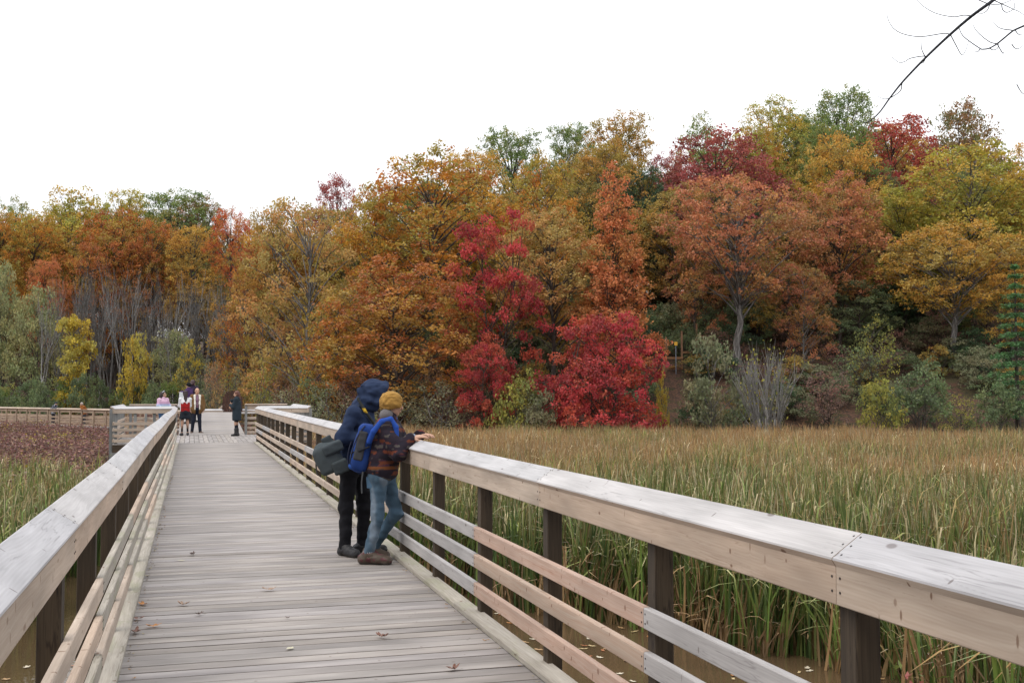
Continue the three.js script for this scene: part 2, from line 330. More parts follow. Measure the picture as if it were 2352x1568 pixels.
// platform railings: two wings on each side
const platMats = { cap: MAT.cap, fascia: MAT.tan, slat: MAT.tan };
const wing = (label, A, B, inner, y = 0, y1 = y) => {
  const L = Math.hypot(A[0] - B[0], A[1] - B[1]), np = Math.max(2, Math.round(L / 0.66) + 1);
  return railing({ name: 'platform_railing', label, A, B, inner, y, y1, posts: range(0, np - 1).map(k => 0.05 + k * (L - 0.1) / (np - 1)), capJoints: L > 4 ? [L / 2] : [], slatJoints: L > 4 ? [L / 2] : [], mats: platMats, postMat: MAT.greyPost, slatTops: [0.66, 0.47, 0.29, 0.13], slatH: 0.09 });
};
wing('short platform railing on the left, nearest the camera, with grey posts', [-2.3, -PLAT0 - 0.02], [-0.5, -PLAT0 - 0.02], 1);
wing('platform railing along its left side, running away from the camera', [-2.32, -PLAT1], [-2.32, -PLAT0 - 0.2], -1);
wing('short platform railing at the far left corner, where the girl leans', [-2.2, -PLAT1], [-0.5, -PLAT1], -1);
wing('short platform railing on the right, joining the long right railing', [2.1, -PLAT0 - 0.02], [3.6, -PLAT0 - 0.02], 1);
wing('platform railing along its right side, running away from the camera', [3.64, -PLAT1], [3.64, -PLAT0 - 0.2], 1);
wing('short platform railing at the far right, behind the woman in the quilted coat', [1.92, -PLAT1], [3.5, -PLAT1], -1);
railing({ name: 'landing_railing', label: 'low pale railing closing the far end of the ramp', A: [-0.5, -RAMP1 - 3.15], B: [4.2, -RAMP1 - 3.15], y: RAMP_TOP - 1.0, inner: 1, posts: range(0, 4).map(k => 0.06 + k * 1.12), capJoints: [2.3], slatJoints: [2.3], mats: platMats, postMat: MAT.tan, postBottom: -1.9 });
// second boardwalk across the marsh on the left
{
  const y = -0.7, p = at(440, 900, 66), q = at(-110, 900, 87), dir = V(q.x - p.x, 0, q.z - p.z), L = dir.length(); dir.normalize();
  const side = V(-dir.z, 0, dir.x);                                   // right of travel
  const g = tag(new THREE.Group(), 'second boardwalk crossing the marsh on the left', null, null, 'structure'); g.name = 'distant_boardwalk_deck'; scene.add(g);
  g.position.set(p.x, y, p.z); g.rotation.y = Math.atan2(-dir.z, dir.x);
  const r = RNG(19);
  const bs = []; for (let s = 0; s < L; s += 0.152) { const b = boardGeo(2.3, 0.036, 0.142, Math.floor(s) % 4, 0.004, 'z').clone(); b.translate(s + 0.07, -0.02 + (r() - 0.5) * 0.003, 0); bs.push(b); }
  tag(part('planking', mergeGeometries(bs), MAT.deck[0], g), null, null, null, 'stuff');
  for (let s = 1; s < L; s += 3) for (const w of [-1, 1]) part('piling', boardGeo(1.6, 0.14, 0.14, 3, 0.005, 'y'), MAT.beam, g).position.set(s, -0.84, w * 0.9);
  for (const [w, l] of [[-1, 'far left boardwalk railing, on the camera side of its two walkers'], [1, 'far left boardwalk railing on the forest side, behind its two walkers']]) {
    const o = side.clone().multiplyScalar(-w * 1.15), n = Math.floor(L / 1.5);
    railing({ name: 'distant_railing', label: l, A: [p.x - o.x * -1 * -1, p.z - o.z * -1 * -1], B: [q.x - o.x, q.z - o.z], y, inner: -w, posts: range(0, n).map(k => 0.1 + k * 1.5), capJoints: range(1, n, 2).map(k => k * 1.5), slatJoints: range(2, n, 2).map(k => k * 1.5), mats: { cap: MAT.tan, fascia: MAT.far, slat: MAT.far }, postMat: MAT.far, postBottom: -1.5, slatTops: [0.66, 0.42, 0.18] });
  }
}

// ------------------------------------------------------------------ plants
const PAL = {
  orange: [[0.38, 0.31, 0.06], [0.596, 0.270, 0.040], [0.583, 0.333, 0.046], [0.506, 0.191, 0.034], [0.455, 0.318, 0.053]],
  rust: [[0.40, 0.26, 0.05], [0.474, 0.167, 0.037], [0.523, 0.211, 0.039], [0.404, 0.131, 0.037], [0.474, 0.262, 0.045]],
  salmon: [[0.641, 0.245, 0.095], [0.595, 0.207, 0.076], [0.547, 0.245, 0.076]],
  copper: [[0.38, 0.26, 0.08], [0.52, 0.20, 0.10], [0.581, 0.239, 0.107], [0.512, 0.202, 0.095], [0.488, 0.239, 0.076], [0.418, 0.214, 0.076]],
  gold: [[0.608, 0.353, 0.058], [0.548, 0.303, 0.053], [0.584, 0.407, 0.090], [0.402, 0.288, 0.065]],
  yellow: [[0.598, 0.460, 0.055], [0.529, 0.380, 0.050], [0.483, 0.414, 0.088]],
  crimson: [[0.50, 0.11, 0.055], [0.36, 0.05, 0.05], [0.484, 0.043, 0.055], [0.550, 0.067, 0.066], [0.374, 0.036, 0.044], [0.506, 0.085, 0.044]],
  maroon: [[0.365, 0.086, 0.080], [0.410, 0.112, 0.085], [0.296, 0.079, 0.068]],
  darkred: [[0.391, 0.062, 0.055], [0.460, 0.097, 0.055], [0.345, 0.083, 0.068]],
  scarlet: [[0.580, 0.162, 0.040], [0.550, 0.115, 0.045], [0.560, 0.230, 0.045]],
  green: [[0.179, 0.249, 0.062], [0.220, 0.289, 0.075], [0.138, 0.210, 0.062], [0.303, 0.289, 0.075]],
  olive: [[0.382, 0.288, 0.062], [0.441, 0.288, 0.062], [0.309, 0.261, 0.069], [0.500, 0.275, 0.062]],
  browngreen: [[0.275, 0.200, 0.075], [0.325, 0.175, 0.075], [0.213, 0.213, 0.075]],
  yellowgreen: [[0.493, 0.395, 0.059], [0.389, 0.369, 0.059], [0.546, 0.369, 0.059], [0.338, 0.332, 0.059]],
  tangold: [[0.529, 0.333, 0.103], [0.460, 0.333, 0.098], [0.414, 0.310, 0.092], [0.552, 0.287, 0.092]],
  sage: [[0.329, 0.341, 0.164], [0.278, 0.316, 0.140], [0.380, 0.354, 0.152]],
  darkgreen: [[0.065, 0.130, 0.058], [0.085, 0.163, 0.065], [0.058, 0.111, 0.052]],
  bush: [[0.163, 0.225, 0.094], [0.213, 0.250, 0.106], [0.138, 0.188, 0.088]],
  greyolive: [[0.250, 0.250, 0.138], [0.300, 0.275, 0.150], [0.213, 0.237, 0.125]],
  yellowbush: [[0.400, 0.360, 0.070], [0.320, 0.320, 0.070], [0.240, 0.270, 0.080]],
  purplebrown: [[0.275, 0.138, 0.125], [0.325, 0.150, 0.125], [0.225, 0.138, 0.112], [0.350, 0.200, 0.138]],
  tanbrown: [[0.408, 0.240, 0.120], [0.360, 0.204, 0.108], [0.480, 0.324, 0.132]],
  pine: [[0.10, 0.25, 0.08], [0.13, 0.29, 0.09], [0.08, 0.20, 0.07]],
};
const leafMat = new THREE.MeshPhysicalMaterial({ vertexColors: true, roughness: 0.88, transmission: 0.45, thickness: 0, side: THREE.DoubleSide, specularIntensity: 0.6 });
leafMat.name = 'leaf';
const barkTex = dataTex(128, 256, (i, j) => { const v = fbm(i / 128 * 14, j / 256 * 5, 71, 14, 5, 4), c = clamp(0.5 + (v - 0.5) * 2, 0, 1); return [lerp(0.45, 1, c), lerp(0.44, 1, c), lerp(0.43, 1, c)]; });
const bark = (r, g, b) => new THREE.MeshStandardMaterial({ map: barkTex, bumpMap: barkTex, bumpScale: 0.02, color: new THREE.Color().setRGB(r, g, b), roughness: 0.95 });
const BARK = { dark: bark(0.13, 0.105, 0.09), mid: bark(0.19, 0.165, 0.15), grey: bark(0.30, 0.285, 0.275), pale: bark(0.56, 0.545, 0.53), blue: bark(0.10, 0.11, 0.14) };

class Tubes {                                                        // collects tapered tubes into one geometry
  constructor() { this.P = []; this.N = []; this.U = []; this.I = []; }
  add(pts, rad, sides = 5, cap = false) {
    const base = this.P.length / 3, n = pts.length; let len = 0;
    const T = V(), A = V(), B = V(); let ref = V(0.31, 0.17, 0.93);
    for (let k = 0; k < n; k++) {
      T.copy(pts[Math.min(k + 1, n - 1)]).sub(pts[Math.max(k - 1, 0)]).normalize();
      if (Math.abs(T.dot(ref)) > 0.95) ref = V(0.9, 0.3, 0.1);
      A.crossVectors(T, ref).normalize(); B.crossVectors(T, A);
      if (k) len += pts[k].distanceTo(pts[k - 1]);
      for (let s = 0; s <= sides; s++) {
        const a = s / sides * Math.PI * 2, c = Math.cos(a), d = Math.sin(a), nx = A.x * c + B.x * d, ny = A.y * c + B.y * d, nz = A.z * c + B.z * d;
        this.P.push(pts[k].x + nx * rad[k], pts[k].y + ny * rad[k], pts[k].z + nz * rad[k]); this.N.push(nx, ny, nz);
        this.U.push(s / sides * Math.max(1, Math.round(rad[0] * 10)), len * 0.6);
      }
    }
    const m = sides + 1;
    for (let k = 0; k + 1 < n; k++) for (let s = 0; s < sides; s++) { const a = base + k * m + s; this.I.push(a, a + 1, a + m, a + 1, a + m + 1, a + m); }
  }
  geo() { const g = new THREE.BufferGeometry(); g.setAttribute('position', new THREE.Float32BufferAttribute(this.P, 3)); g.setAttribute('normal', new THREE.Float32BufferAttribute(this.N, 3)); g.setAttribute('uv', new THREE.Float32BufferAttribute(this.U, 2)); g.setIndex(this.I); return g; }
}
const bez = (a, b, c, n) => { const o = []; for (let k = 0; k <= n; k++) { const t = k / n, s = 1 - t; o.push(V(a.x * s * s + 2 * b.x * s * t + c.x * t * t, a.y * s * s + 2 * b.y * s * t + c.y * t * t, a.z * s * s + 2 * b.z * s * t + c.z * t * t)); } return o; };
class Leaves {                                                       // rhombic leaves, two triangles each
  constructor() { this.P = []; this.C = []; }
  leaf(p, nrm, tan, l, w, c) {
    const b = V().crossVectors(nrm, tan).normalize().multiplyScalar(w / 2), t = V().crossVectors(b, nrm).normalize().multiplyScalar(l / 2), dr = nrm.clone().multiplyScalar(-w * 0.16);
    const q = [p.clone().sub(t), p.clone().add(b).sub(dr), p.clone().add(t), p.clone().sub(b).sub(dr)];
    for (const k of [0, 1, 2, 0, 2, 3]) { this.P.push(q[k].x, q[k].y, q[k].z); this.C.push(c[0], c[1], c[2]); }
  }
  geo() { const g = new THREE.BufferGeometry(); g.setAttribute('position', new THREE.Float32BufferAttribute(this.P, 3)); g.setAttribute('color', new THREE.Float32BufferAttribute(this.C, 3)); return g; }
}
const rdir = r => { const y = r() * 2 - 1, a = r() * 6.2832, s = Math.sqrt(1 - y * y); return V(s * Math.cos(a), y, s * Math.sin(a)); };
const PROFILE = {
  round: t => Math.pow(Math.sin(Math.PI * clamp(0.08 + t * 0.9, 0, 1)), 0.62),
  spread: t => 0.55 + 0.45 * Math.sin(Math.PI * clamp(t * 1.05, 0, 1)) - 0.35 * smooth(0.75, 1, t),
  cone: t => lerp(1, 0.12, Math.pow(t, 0.9)) * (0.75 + 0.25 * smooth(0, 0.15, t)),
  tall: t => 0.35 + 0.65 * Math.pow(Math.sin(Math.PI * clamp(0.15 + t * 0.8, 0, 1)), 0.8),
  shrub: t => Math.sqrt(Math.max(0.02, 1 - t * t * 0.9)) * (0.8 + 0.2 * smooth(0, 0.2, t)),
  column: t => 0.7 + 0.3 * Math.sin(Math.PI * t) - 0.4 * smooth(0.8, 1, t),
};
// a broad-leaved tree: a trunk with limbs reaching into lobes, each lobe a spray of leaf clumps
function broadleaf({ seed, H = 14, R = 4, cb = 0.3, form = 'round', lobes = 34, lobeR = 1.15, clumps = 16, leaves = 15, leaf = 0.24, pal, flat = 0.55, trunkR = 0.2, stems = 1, gap = 0, drop = 0, clumpR = 0.36, twig = 0.016, mixLobe = 0.75 }) {
  const r = RNG(seed), W = new Tubes(), Lf = new Leaves(), prof = PROFILE[form], cols = PAL[pal];
  const y0 = cb * H, ch = H - y0, L = [];
  for (let k = 0; k < lobes * 14 && L.length < lobes; k++) {
    const t = k < 2 ? 0.93 : Math.pow(r(), 0.8), a = r() * 6.2832, rr = k < 2 ? 0.1 : Math.pow(r(), 0.42), rad = prof(t) * R * rr;
    const c = V(Math.cos(a) * rad, y0 + ch * (0.04 + 0.9 * t), Math.sin(a) * rad), lr = lobeR * (0.65 + 0.7 * r()) * (form === 'cone' ? 0.75 + 0.5 * (1 - t) : 1);
    if (L.every(q => q.c.distanceTo(c) > (q.lr + lr) * (0.52 + gap))) L.push({ c, lr, t });
  }
  const trunks = [];
  for (let s = 0; s < stems; s++) {
    const a = r() * 6.2832, lean = stems > 1 ? R * (0.25 + 0.35 * r()) : R * 0.12 * r(), top = V(Math.cos(a) * lean, H * (stems > 1 ? 0.7 + 0.2 * r() : 0.9), Math.sin(a) * lean);
    const b0 = V(Math.cos(a) * (stems > 1 ? 0.12 : 0), -0.6, Math.sin(a) * (stems > 1 ? 0.12 : 0)), mid = V(b0.x + (top.x - b0.x) * 0.25 + (r() - 0.5) * R * 0.16, H * 0.42, b0.z + (top.z - b0.z) * 0.25 + (r() - 0.5) * R * 0.16);
    const pts = bez(b0, mid, top, 9), tr = trunkR / Math.sqrt(stems);
    for (let k = 2; k < 9; k++) { pts[k].x += (r() - 0.5) * tr * 0.9; pts[k].z += (r() - 0.5) * tr * 0.9; }
    W.add(pts, pts.map((_, k) => tr * (k === 0 ? 1.5 : k === 1 ? 1.12 : lerp(1.05, 0.14, k / 9))), 7); trunks.push(pts);
  }
  for (const q of L) {
    const pts = trunks[Math.floor(r() * stems)], want = Math.max(Math.max(0.12, cb * 0.8) * H, q.c.y - Math.hypot(q.c.x, q.c.z) * (0.45 + 0.5 * r()) - 0.04 * H);
    let k = 1; while (k < 8 && pts[k].y < Math.min(want, q.c.y)) k++;
    const s = pts[k - 1].clone().lerp(pts[k], r()), m = s.clone().lerp(q.c, 0.45); m.y += (0.02 + 0.2 * r()) * s.distanceTo(q.c); m.x += (r() - 0.5) * 0.5; m.z += (r() - 0.5) * 0.5;
    const len = s.distanceTo(q.c), lp = bez(s, m, q.c, 5), r0 = Math.min(trunkR * 0.36, 0.012 + len * 0.012);
    W.add(lp, lp.map((_, i) => lerp(r0, 0.015, i / 5)), 4);
    const lc = cols[Math.floor(r() * cols.length)];
    const n = Math.max(4, Math.round(clumps * q.lr * q.lr / (lobeR * lobeR)));
    for (let j = 0; j < n; j++) {
      const d = rdir(r); if (d.y < -0.6) d.y = -d.y * (1 - drop);
      const cpos = q.c.clone().add(V(d.x * q.lr, d.y * q.lr * flat - (d.x * d.x + d.z * d.z) * q.lr * 0.08, d.z * q.lr).multiplyScalar(0.45 + 0.7 * r()));
      if (j % 3 === 0) { const mm = q.c.clone().lerp(cpos, 0.5); mm.y += 0.08; W.add([q.c, mm, cpos], [twig, twig * 0.7, twig * 0.4], 3); }
      const cc = r() < mixLobe ? lc : cols[Math.floor(r() * cols.length)], br = 0.82 + 0.36 * r();
      const m2 = Math.round(leaves * (0.6 + 0.8 * r()));
      for (let i = 0; i < m2; i++) {
        const o = rdir(r).multiplyScalar(clumpR * Math.cbrt(r())); o.y *= 0.75; o.y -= drop * 0.5 * r();
        const nn = V(d.x * 0.5, 0.5 + d.y * 0.3, d.z * 0.5).add(rdir(r).multiplyScalar(0.95)).normalize(), v = br * (0.85 + 0.3 * r()), sz = leaf * (0.7 + 0.6 * r());
        const hue = (r() - 0.5) * 0.16;
        Lf.leaf(cpos.clone().add(o), nn, rdir(r), sz, sz * 0.72, [cc[0] * v * (1 + hue * 0.4), cc[1] * v * (1 + hue), cc[2] * v]);
      }
    }
  }
  return { H, R, wood: W.geo(), crown: Lf.geo() };
}
// a leafless tree or shrub
function bareTree({ seed, H = 11, spread = 0.5, depth = 5, r0 = 0.12, stems = 1, kids = 3, sprig = null, sprigN = 0 }) {
  const r = RNG(seed), W = new Tubes(), Lf = new Leaves(); let R = 0.5;
  function grow(p, d, len, rad, k) {
    const pts = [p.clone()], n = k > 1 ? 4 : 2; let q = p.clone(), e = d.clone();
    for (let i = 0; i < n; i++) { e.add(rdir(r).multiplyScalar(0.13)).add(V(0, 0.05, 0)).normalize(); q = q.clone().addScaledVector(e, len / n); pts.push(q); }
    W.add(pts, pts.map((_, i) => rad * lerp(1, k > 0 ? 0.6 : 0.3, i / n)), k >= depth - 1 ? 6 : 3);
    R = Math.max(R, Math.hypot(q.x, q.z));
    if (sprig && k <= 1) for (let i = 0; i < sprigN; i++) { const s = pts[1 + Math.floor(r() * (pts.length - 1))], c = PAL[sprig][Math.floor(r() * PAL[sprig].length)], v = 0.85 + 0.3 * r(); Lf.leaf(s.clone().add(rdir(r).multiplyScalar(0.14)), V(0, 1, 0).add(rdir(r)).normalize(), rdir(r), 0.16, 0.1, c.map(x => x * v)); }
    if (k <= 0) return;
    const m = kids + (r() < 0.5 ? 1 : 0);
    for (let i = 0; i < m; i++) { const s = pts[i === 0 ? pts.length - 1 : 1 + Math.floor(r() * (pts.length - 1))]; const nd = e.clone().add(rdir(r).multiplyScalar(spread + 0.25 * r())).add(V(0, 0.16, 0)).normalize(); grow(s, nd, len * (0.62 + 0.2 * r()), rad * 0.52, k - 1); }
  }
  for (let s = 0; s < stems; s++) { const a = r() * 6.28, t = stems > 1 ? 0.12 + 0.42 * r() : 0.06; grow(V(Math.cos(a) * 0.15 * (stems > 1), -0.5, Math.sin(a) * 0.15 * (stems > 1)), V(Math.cos(a) * t, 1, Math.sin(a) * t).normalize(), H * (stems > 1 ? 0.42 : 0.40), r0 / Math.sqrt(stems), depth - 1); }
  const w = W.geo(); w.computeBoundingBox();
  return { H: w.boundingBox.max.y, R, wood: w, crown: sprig ? Lf.geo() : null };
}
function conifer({ seed, H = 12, R = 3, pal = 'pine', tiers = 16, droop = 0.25, cb = 0.12 }) {
  const r = RNG(seed), W = new Tubes(), Lf = new Leaves(), cols = PAL[pal];
  const tp = [V(0, -0.6, 0), V(0.05, H * 0.5, 0.04), V(0, H, 0)]; W.add(tp, [0.2, 0.12, 0.015], 6);
  for (let k = 0; k < tiers; k++) {
    const t = k / (tiers - 1), y = lerp(cb * H, H * 0.97, t), rr = R * lerp(1, 0.08, Math.pow(t, 1.1)) * (0.8 + 0.35 * r()), m = 6 + Math.floor(r() * 3);
    for (let i = 0; i < m; i++) {
      const a = (i + r() * 0.7) / m * 6.2832 + k, d = V(Math.cos(a), 0, Math.sin(a)), e = d.clone().multiplyScalar(rr * (0.75 + 0.35 * r())); e.y = y - droop * rr + 0.15 * rr;
      const lp = bez(V(0, y, 0), V(e.x * 0.5, y + 0.05 * rr, e.z * 0.5), e, 4); W.add(lp, lp.map((_, q) => lerp(0.035, 0.008, q / 4)), 3);
      const n = Math.round(24 * rr / R + 6);
      for (let j = 0; j < n; j++) {
        const s = 0.2 + 0.8 * r(), b = lp[Math.min(4, Math.floor(s * 5))].clone(), c = cols[Math.floor(r() * cols.length)], v = 0.8 + 0.4 * r();
        const sd = V(-d.z, 0, d.x).multiplyScalar((r() - 0.5) * rr * 0.5 * (1.1 - s * 0.7)); b.add(sd).add(V((r() - 0.5) * 0.2, (r() - 0.6) * 0.16, (r() - 0.5) * 0.2));
        for (let q = 0; q < 3; q++) Lf.leaf(b.clone().add(rdir(r).multiplyScalar(0.12)), V(0, 1, 0).add(rdir(r).multiplyScalar(0.6)).normalize(), d.clone().multiplyScalar(0.8).add(rdir(r).multiplyScalar(0.7)).normalize(), 0.34, 0.085, c.map(x => x * v));
      }
    }
  }
  return { H, R, wood: W.geo(), crown: Lf.geo() };
}
// the stock of tree shapes, one or two of each colour; trees are copies at their own size and turn
const stock = {};
function proto(key) {
  { const q = key.split('/'); if (q[2] && ['round', 'high', 'loose', 'willow', 'sparse', 'tower'].includes(q[1])) key = q[0] + '/' + q[1]; }
  if (stock[key]) return stock[key];
  const [pal, form, v = '1'] = key.split('/'), seed = 100 + [...key].reduce((a, c) => (a * 31 + c.charCodeAt(0)) % 9973, 7);
  const f = {
    round: { H: 14, R: 4.2, cb: 0.12, form: 'round', lobes: 84, lobeR: 1.0, clumps: 17, leaves: 15, leaf: 0.165, trunkR: 0.16, flat: 0.95, clumpR: 0.33 },
    high: { H: 15, R: 4, cb: 0.3, form: 'round', lobes: 76, lobeR: 0.98, clumps: 17, leaves: 15, leaf: 0.165, trunkR: 0.16, flat: 0.95, clumpR: 0.33 },
    cone: { H: 14, R: 3.2, cb: 0.1, form: 'cone', lobes: 78, lobeR: 0.82, clumps: 15, leaves: 15, leaf: 0.155, flat: 0.8, trunkR: 0.14, clumpR: 0.3 },
    loose: { H: 14, R: 4, cb: 0.12, form: 'tall', lobes: 72, lobeR: 0.85, clumps: 13, leaves: 13, leaf: 0.16, gap: 0.02, flat: 0.9, trunkR: 0.14, clumpR: 0.33 },
    oak: { H: 15, R: 5.0, cb: 0.36, form: 'spread', lobes: 78, lobeR: 1.05, clumps: 16, leaves: 15, leaf: 0.175, gap: 0.03, flat: 0.8, trunkR: 0.26, clumpR: 0.34 },
    layer: { H: 11, R: 3.6, cb: 0.06, form: 'tall', lobes: 70, lobeR: 0.95, clumps: 18, leaves: 15, flat: 0.5, gap: 0.02, trunkR: 0.11, stems: 2, leaf: 0.16, clumpR: 0.3 },
    sprays: { H: 11, R: 3.6, cb: 0.1, form: 'tall', lobes: 46, lobeR: 0.85, clumps: 17, leaves: 14, flat: 0.42, gap: 0.14, trunkR: 0.11, stems: 2, leaf: 0.155, clumpR: 0.3 },
    maple: { H: 6.4, R: 3.6, cb: 0.03, form: 'shrub', lobes: 84, lobeR: 0.74, clumps: 16, leaves: 15, leaf: 0.135, flat: 0.6, gap: 0.03, trunkR: 0.1, stems: 3, clumpR: 0.25 },
    tower: { H: 20, R: 4, cb: 0.36, form: 'tall', lobes: 92, lobeR: 0.98, clumps: 16, leaves: 15, leaf: 0.165, trunkR: 0.18, flat: 0.95, clumpR: 0.33 },
    top: { H: 18, R: 4, cb: 0.55, form: 'round', lobes: 54, lobeR: 1.0, clumps: 17, leaves: 15, leaf: 0.165, trunkR: 0.17, flat: 0.9, clumpR: 0.33 },
    shrub: { H: 3, R: 1.9, cb: 0.0, form: 'shrub', lobes: 26, lobeR: 0.55, clumps: 13, leaves: 11, leaf: 0.13, flat: 0.7, trunkR: 0.06, stems: 4, clumpR: 0.24, twig: 0.008 },
    thin: { H: 3.4, R: 1.8, cb: 0.04, form: 'shrub', lobes: 28, lobeR: 0.5, clumps: 9, leaves: 7, leaf: 0.11, flat: 0.8, trunkR: 0.06, stems: 6, clumpR: 0.26, gap: 0.1, twig: 0.009 },
    willow: { H: 12, R: 4.2, cb: 0.08, form: 'round', lobes: 44, lobeR: 1.2, clumps: 17, leaves: 12, leaf: 0.24, flat: 0.8, drop: 0.7, clumpR: 0.5, trunkR: 0.22, stems: 2 },
    column: { H: 9, R: 1.7, cb: 0.06, form: 'column', lobes: 34, lobeR: 0.75, clumps: 14, leaves: 12, leaf: 0.22, trunkR: 0.1, gap: 0.05 },
    sparse: { H: 13, R: 3.6, cb: 0.25, form: 'tall', lobes: 38, lobeR: 0.85, clumps: 7, leaves: 8, gap: 0.1, trunkR: 0.13, twig: 0.02 },
  };
  if (form === 'bare') stock[key] = bareTree({ seed, H: 11 + (+v % 3), depth: 5, kids: 3, spread: 0.44, r0: 0.24 });
  else if (form === 'bareshrub') stock[key] = bareTree({ seed, H: 5, depth: 3, kids: 4, spread: 0.40, r0: 0.36, stems: 15, sprig: pal, sprigN: 1 });
  else if (form === 'conifer') stock[key] = conifer({ seed, pal });
  else stock[key] = broadleaf({ seed, pal, ...f[form] });
  return stock[key];
}
const treeCopies = [];
function tree({ px, d, top, hw, key, label, category = 'tree', group, name, barkKind = 'mid', turn, baseY, lean = 0, hgt }) {
  const g = at(px, 900, d), y = baseY ?? ground(g.x, g.z), h = hgt ?? Math.max(0.6, at(px, top, d).y - y), R = hw / F * d, kk = key.split('/'), p = proto((kk[1] === 'round' || kk[1] === 'high') && h / R > 4.3 ? kk[0] + '/tower' : key);
  const o = thing(name, label, category, [g.x, y, g.z], turn ?? (px * 0.37 + d) % 6.28, group);
  o.scale.set(R / p.R, h / p.H, R / p.R); o.rotation.x = lean;
  part(name.includes('shrub') || name.includes('bush') ? 'stems' : 'trunk', p.wood, BARK[barkKind], o);
  if (p.crown) part(name.includes('shrub') || name.includes('bush') ? 'foliage' : 'crown', p.crown, leafMat, o);
  treeCopies.push(o);
  return o;
}
const T = (name, px, d, top, hw, key, label, barkKind, extra = {}) => tree({ name, px, d, top, hw, key, label, barkKind, ...extra });
const S = (name, px, d, top, hw, key, label, barkKind, extra = {}) => tree({ name, px, d, top, hw, key, label, barkKind, category: 'shrub', ...extra });
const where = px => px < 1000 ? 'left end of the hill' : px < 1330 ? 'hill above the tall red maple' : px < 1560 ? 'hill behind the salmon cone' : px < 1800 ? 'hill behind the copper oak' : px < 2080 ? 'hill below the tallest green crest tree' : 'hill near the right edge';
const slope = px => px < 1330 ? 'behind the yellow green bush' : px < 1480 ? 'behind the low red maple' : px < 1640 ? 'around the hillside stair' : px < 1800 ? 'behind the pale many stemmed bush' : px < 1950 ? 'below the double trunked oak' : px < 2150 ? 'behind the rounded yellow green bush' : 'near the pine at the right edge';
const leftw = px => px < 100 ? 'behind the sage willows' : px < 250 ? 'above the slender yellow tree' : px < 400 ? 'under the dark green left crown' : 'near the scarlet maple';
// --- right hill, front row
S('red_maple', 1388, 56.5, 712, 158, 'crimson/maple', 'low spreading bright red maple at the edge of the cattails', 'dark', { category: 'tree', turn: 1.2 });
T('red_maple', 1140, 61, 468, 108, 'crimson/sprays', 'tall red maple with layered sprays, behind the beanie wearer to the right', 'dark', { turn: 0.4 });
S('red_maple', 1108, 57.5, 775, 62, 'crimson/layer', 'slim low red maple sapling beside the yellow green bush', 'dark', { category: 'tree', turn: 2 });
T('orange_tree', 1412, 63, 366, 118, 'salmon/cone', 'tall conical salmon orange tree directly above the low red maple', 'dark', { turn: 0.2 });
T('orange_tree', 905, 61, 590, 195, 'rust/round', 'broad rust orange tree directly above the hooded person', 'dark', { turn: 2.2 });
T('golden_tree', 1270, 65, 470, 140, 'tangold/high', 'tan gold tree between the tall red maple and the salmon cone', 'mid');
T('golden_tree', 780, 63, 660, 95, 'orange/loose', 'short amber tree left of the broad rust tree', 'mid');
T('olive_tree', 705, 67, 448, 150, 'tangold/loose', 'loose tan and olive tree left of the orange mass, bare limbs showing', 'grey', { turn: 1 });
T('golden_tree', 990, 72, 345, 190, 'orange/high', 'large golden orange tree rising behind the broad rust tree', 'mid', { turn: 4 });
T('golden_tree', 860, 74, 405, 120, 'orange/round', 'golden orange tree on the slope left of the tallest golden crown', 'mid');
T('orange_tree', 1240, 71, 345, 125, 'orange/round/2', 'orange tree left of the salmon cone and below the green crest tree', 'mid');
T('oak_tree', 1692, 66, 392, 185, 'copper/oak', 'spreading copper oak with a pale grey trunk above the hillside stair', 'grey', { turn: 0.9 });
T('maroon_tree', 1660, 79, 292, 170, 'maroon/round', 'wide maroon tree rising behind the spreading copper oak', 'dark');
T('olive_tree', 1545, 75, 430, 105, 'olive/high', 'dim olive tree between the salmon cone and the copper oak', 'dark');
T('olive_tree', 1385, 81, 320, 135, 'olive/round', 'olive tree behind the salmon cone', 'mid');
T('olive_tree', 1420, 89, 260, 95, 'olive/round/2', 'rounded olive tree on the crest above the salmon cone', 'mid');
T('green_tree', 1172, 92, 290, 85, 'green/high', 'green crest tree standing above the orange trees, leftmost green crown', 'mid');
T('green_tree', 1312, 94, 278, 66, 'green/round', 'dark green crest tree between two paler crowns', 'mid');
T('green_tree', 1622, 97, 258, 80, 'green/loose', 'open green crest tree above the maroon crown', 'mid');
T('yellow_green_tree', 1782, 96, 234, 95, 'yellowgreen/round', 'yellow green crest tree right of the maroon crown', 'mid');
T('green_tree', 1850, 99, 250, 80, 'green/round/2', 'green tree between the yellow green and the tallest crest trees', 'mid');
T('green_tree', 1945, 100, 196, 85, 'green/high/2', 'tallest green crest tree, right of centre on the skyline', 'mid');
T('orange_tree', 1752, 86, 288, 66, 'orange/high', 'small orange crown at the right shoulder of the maroon tree', 'mid');
T('golden_tree', 1935, 80, 300, 125, 'gold/round', 'gold tree below the tallest green crest tree', 'mid');
T('oak_tree', 1930, 71, 400, 125, 'copper/high', 'copper orange oak with a dark double trunk, right of the pale trunked oak', 'dark');
T('red_tree', 2065, 90, 254, 140, 'darkred/round', 'broad red crown behind the drooping branch tip', 'dark');
T('brown_green_tree', 2215, 99, 228, 110, 'browngreen/round', 'dusky brown green crest tree, rightmost on the skyline', 'mid');
T('yellow_green_tree', 2245, 72, 318, 175, 'yellowgreen/high', 'large yellow green tree near the right edge with sky gaps in its crown', 'mid', { turn: 3 });
T('golden_tree', 2190, 67, 500, 165, 'gold/oak', 'broad brownish gold tree with a grey trunk near the right edge', 'grey', { turn: 2.7 });
T('golden_tree', 2390, 73, 330, 90, 'gold/high', 'gold tree cut by the right edge of the picture', 'mid');
T('pine_tree', 2338, 56, 600, 90, 'pine/conifer', 'green pine with drooping boughs at the right edge', 'dark');
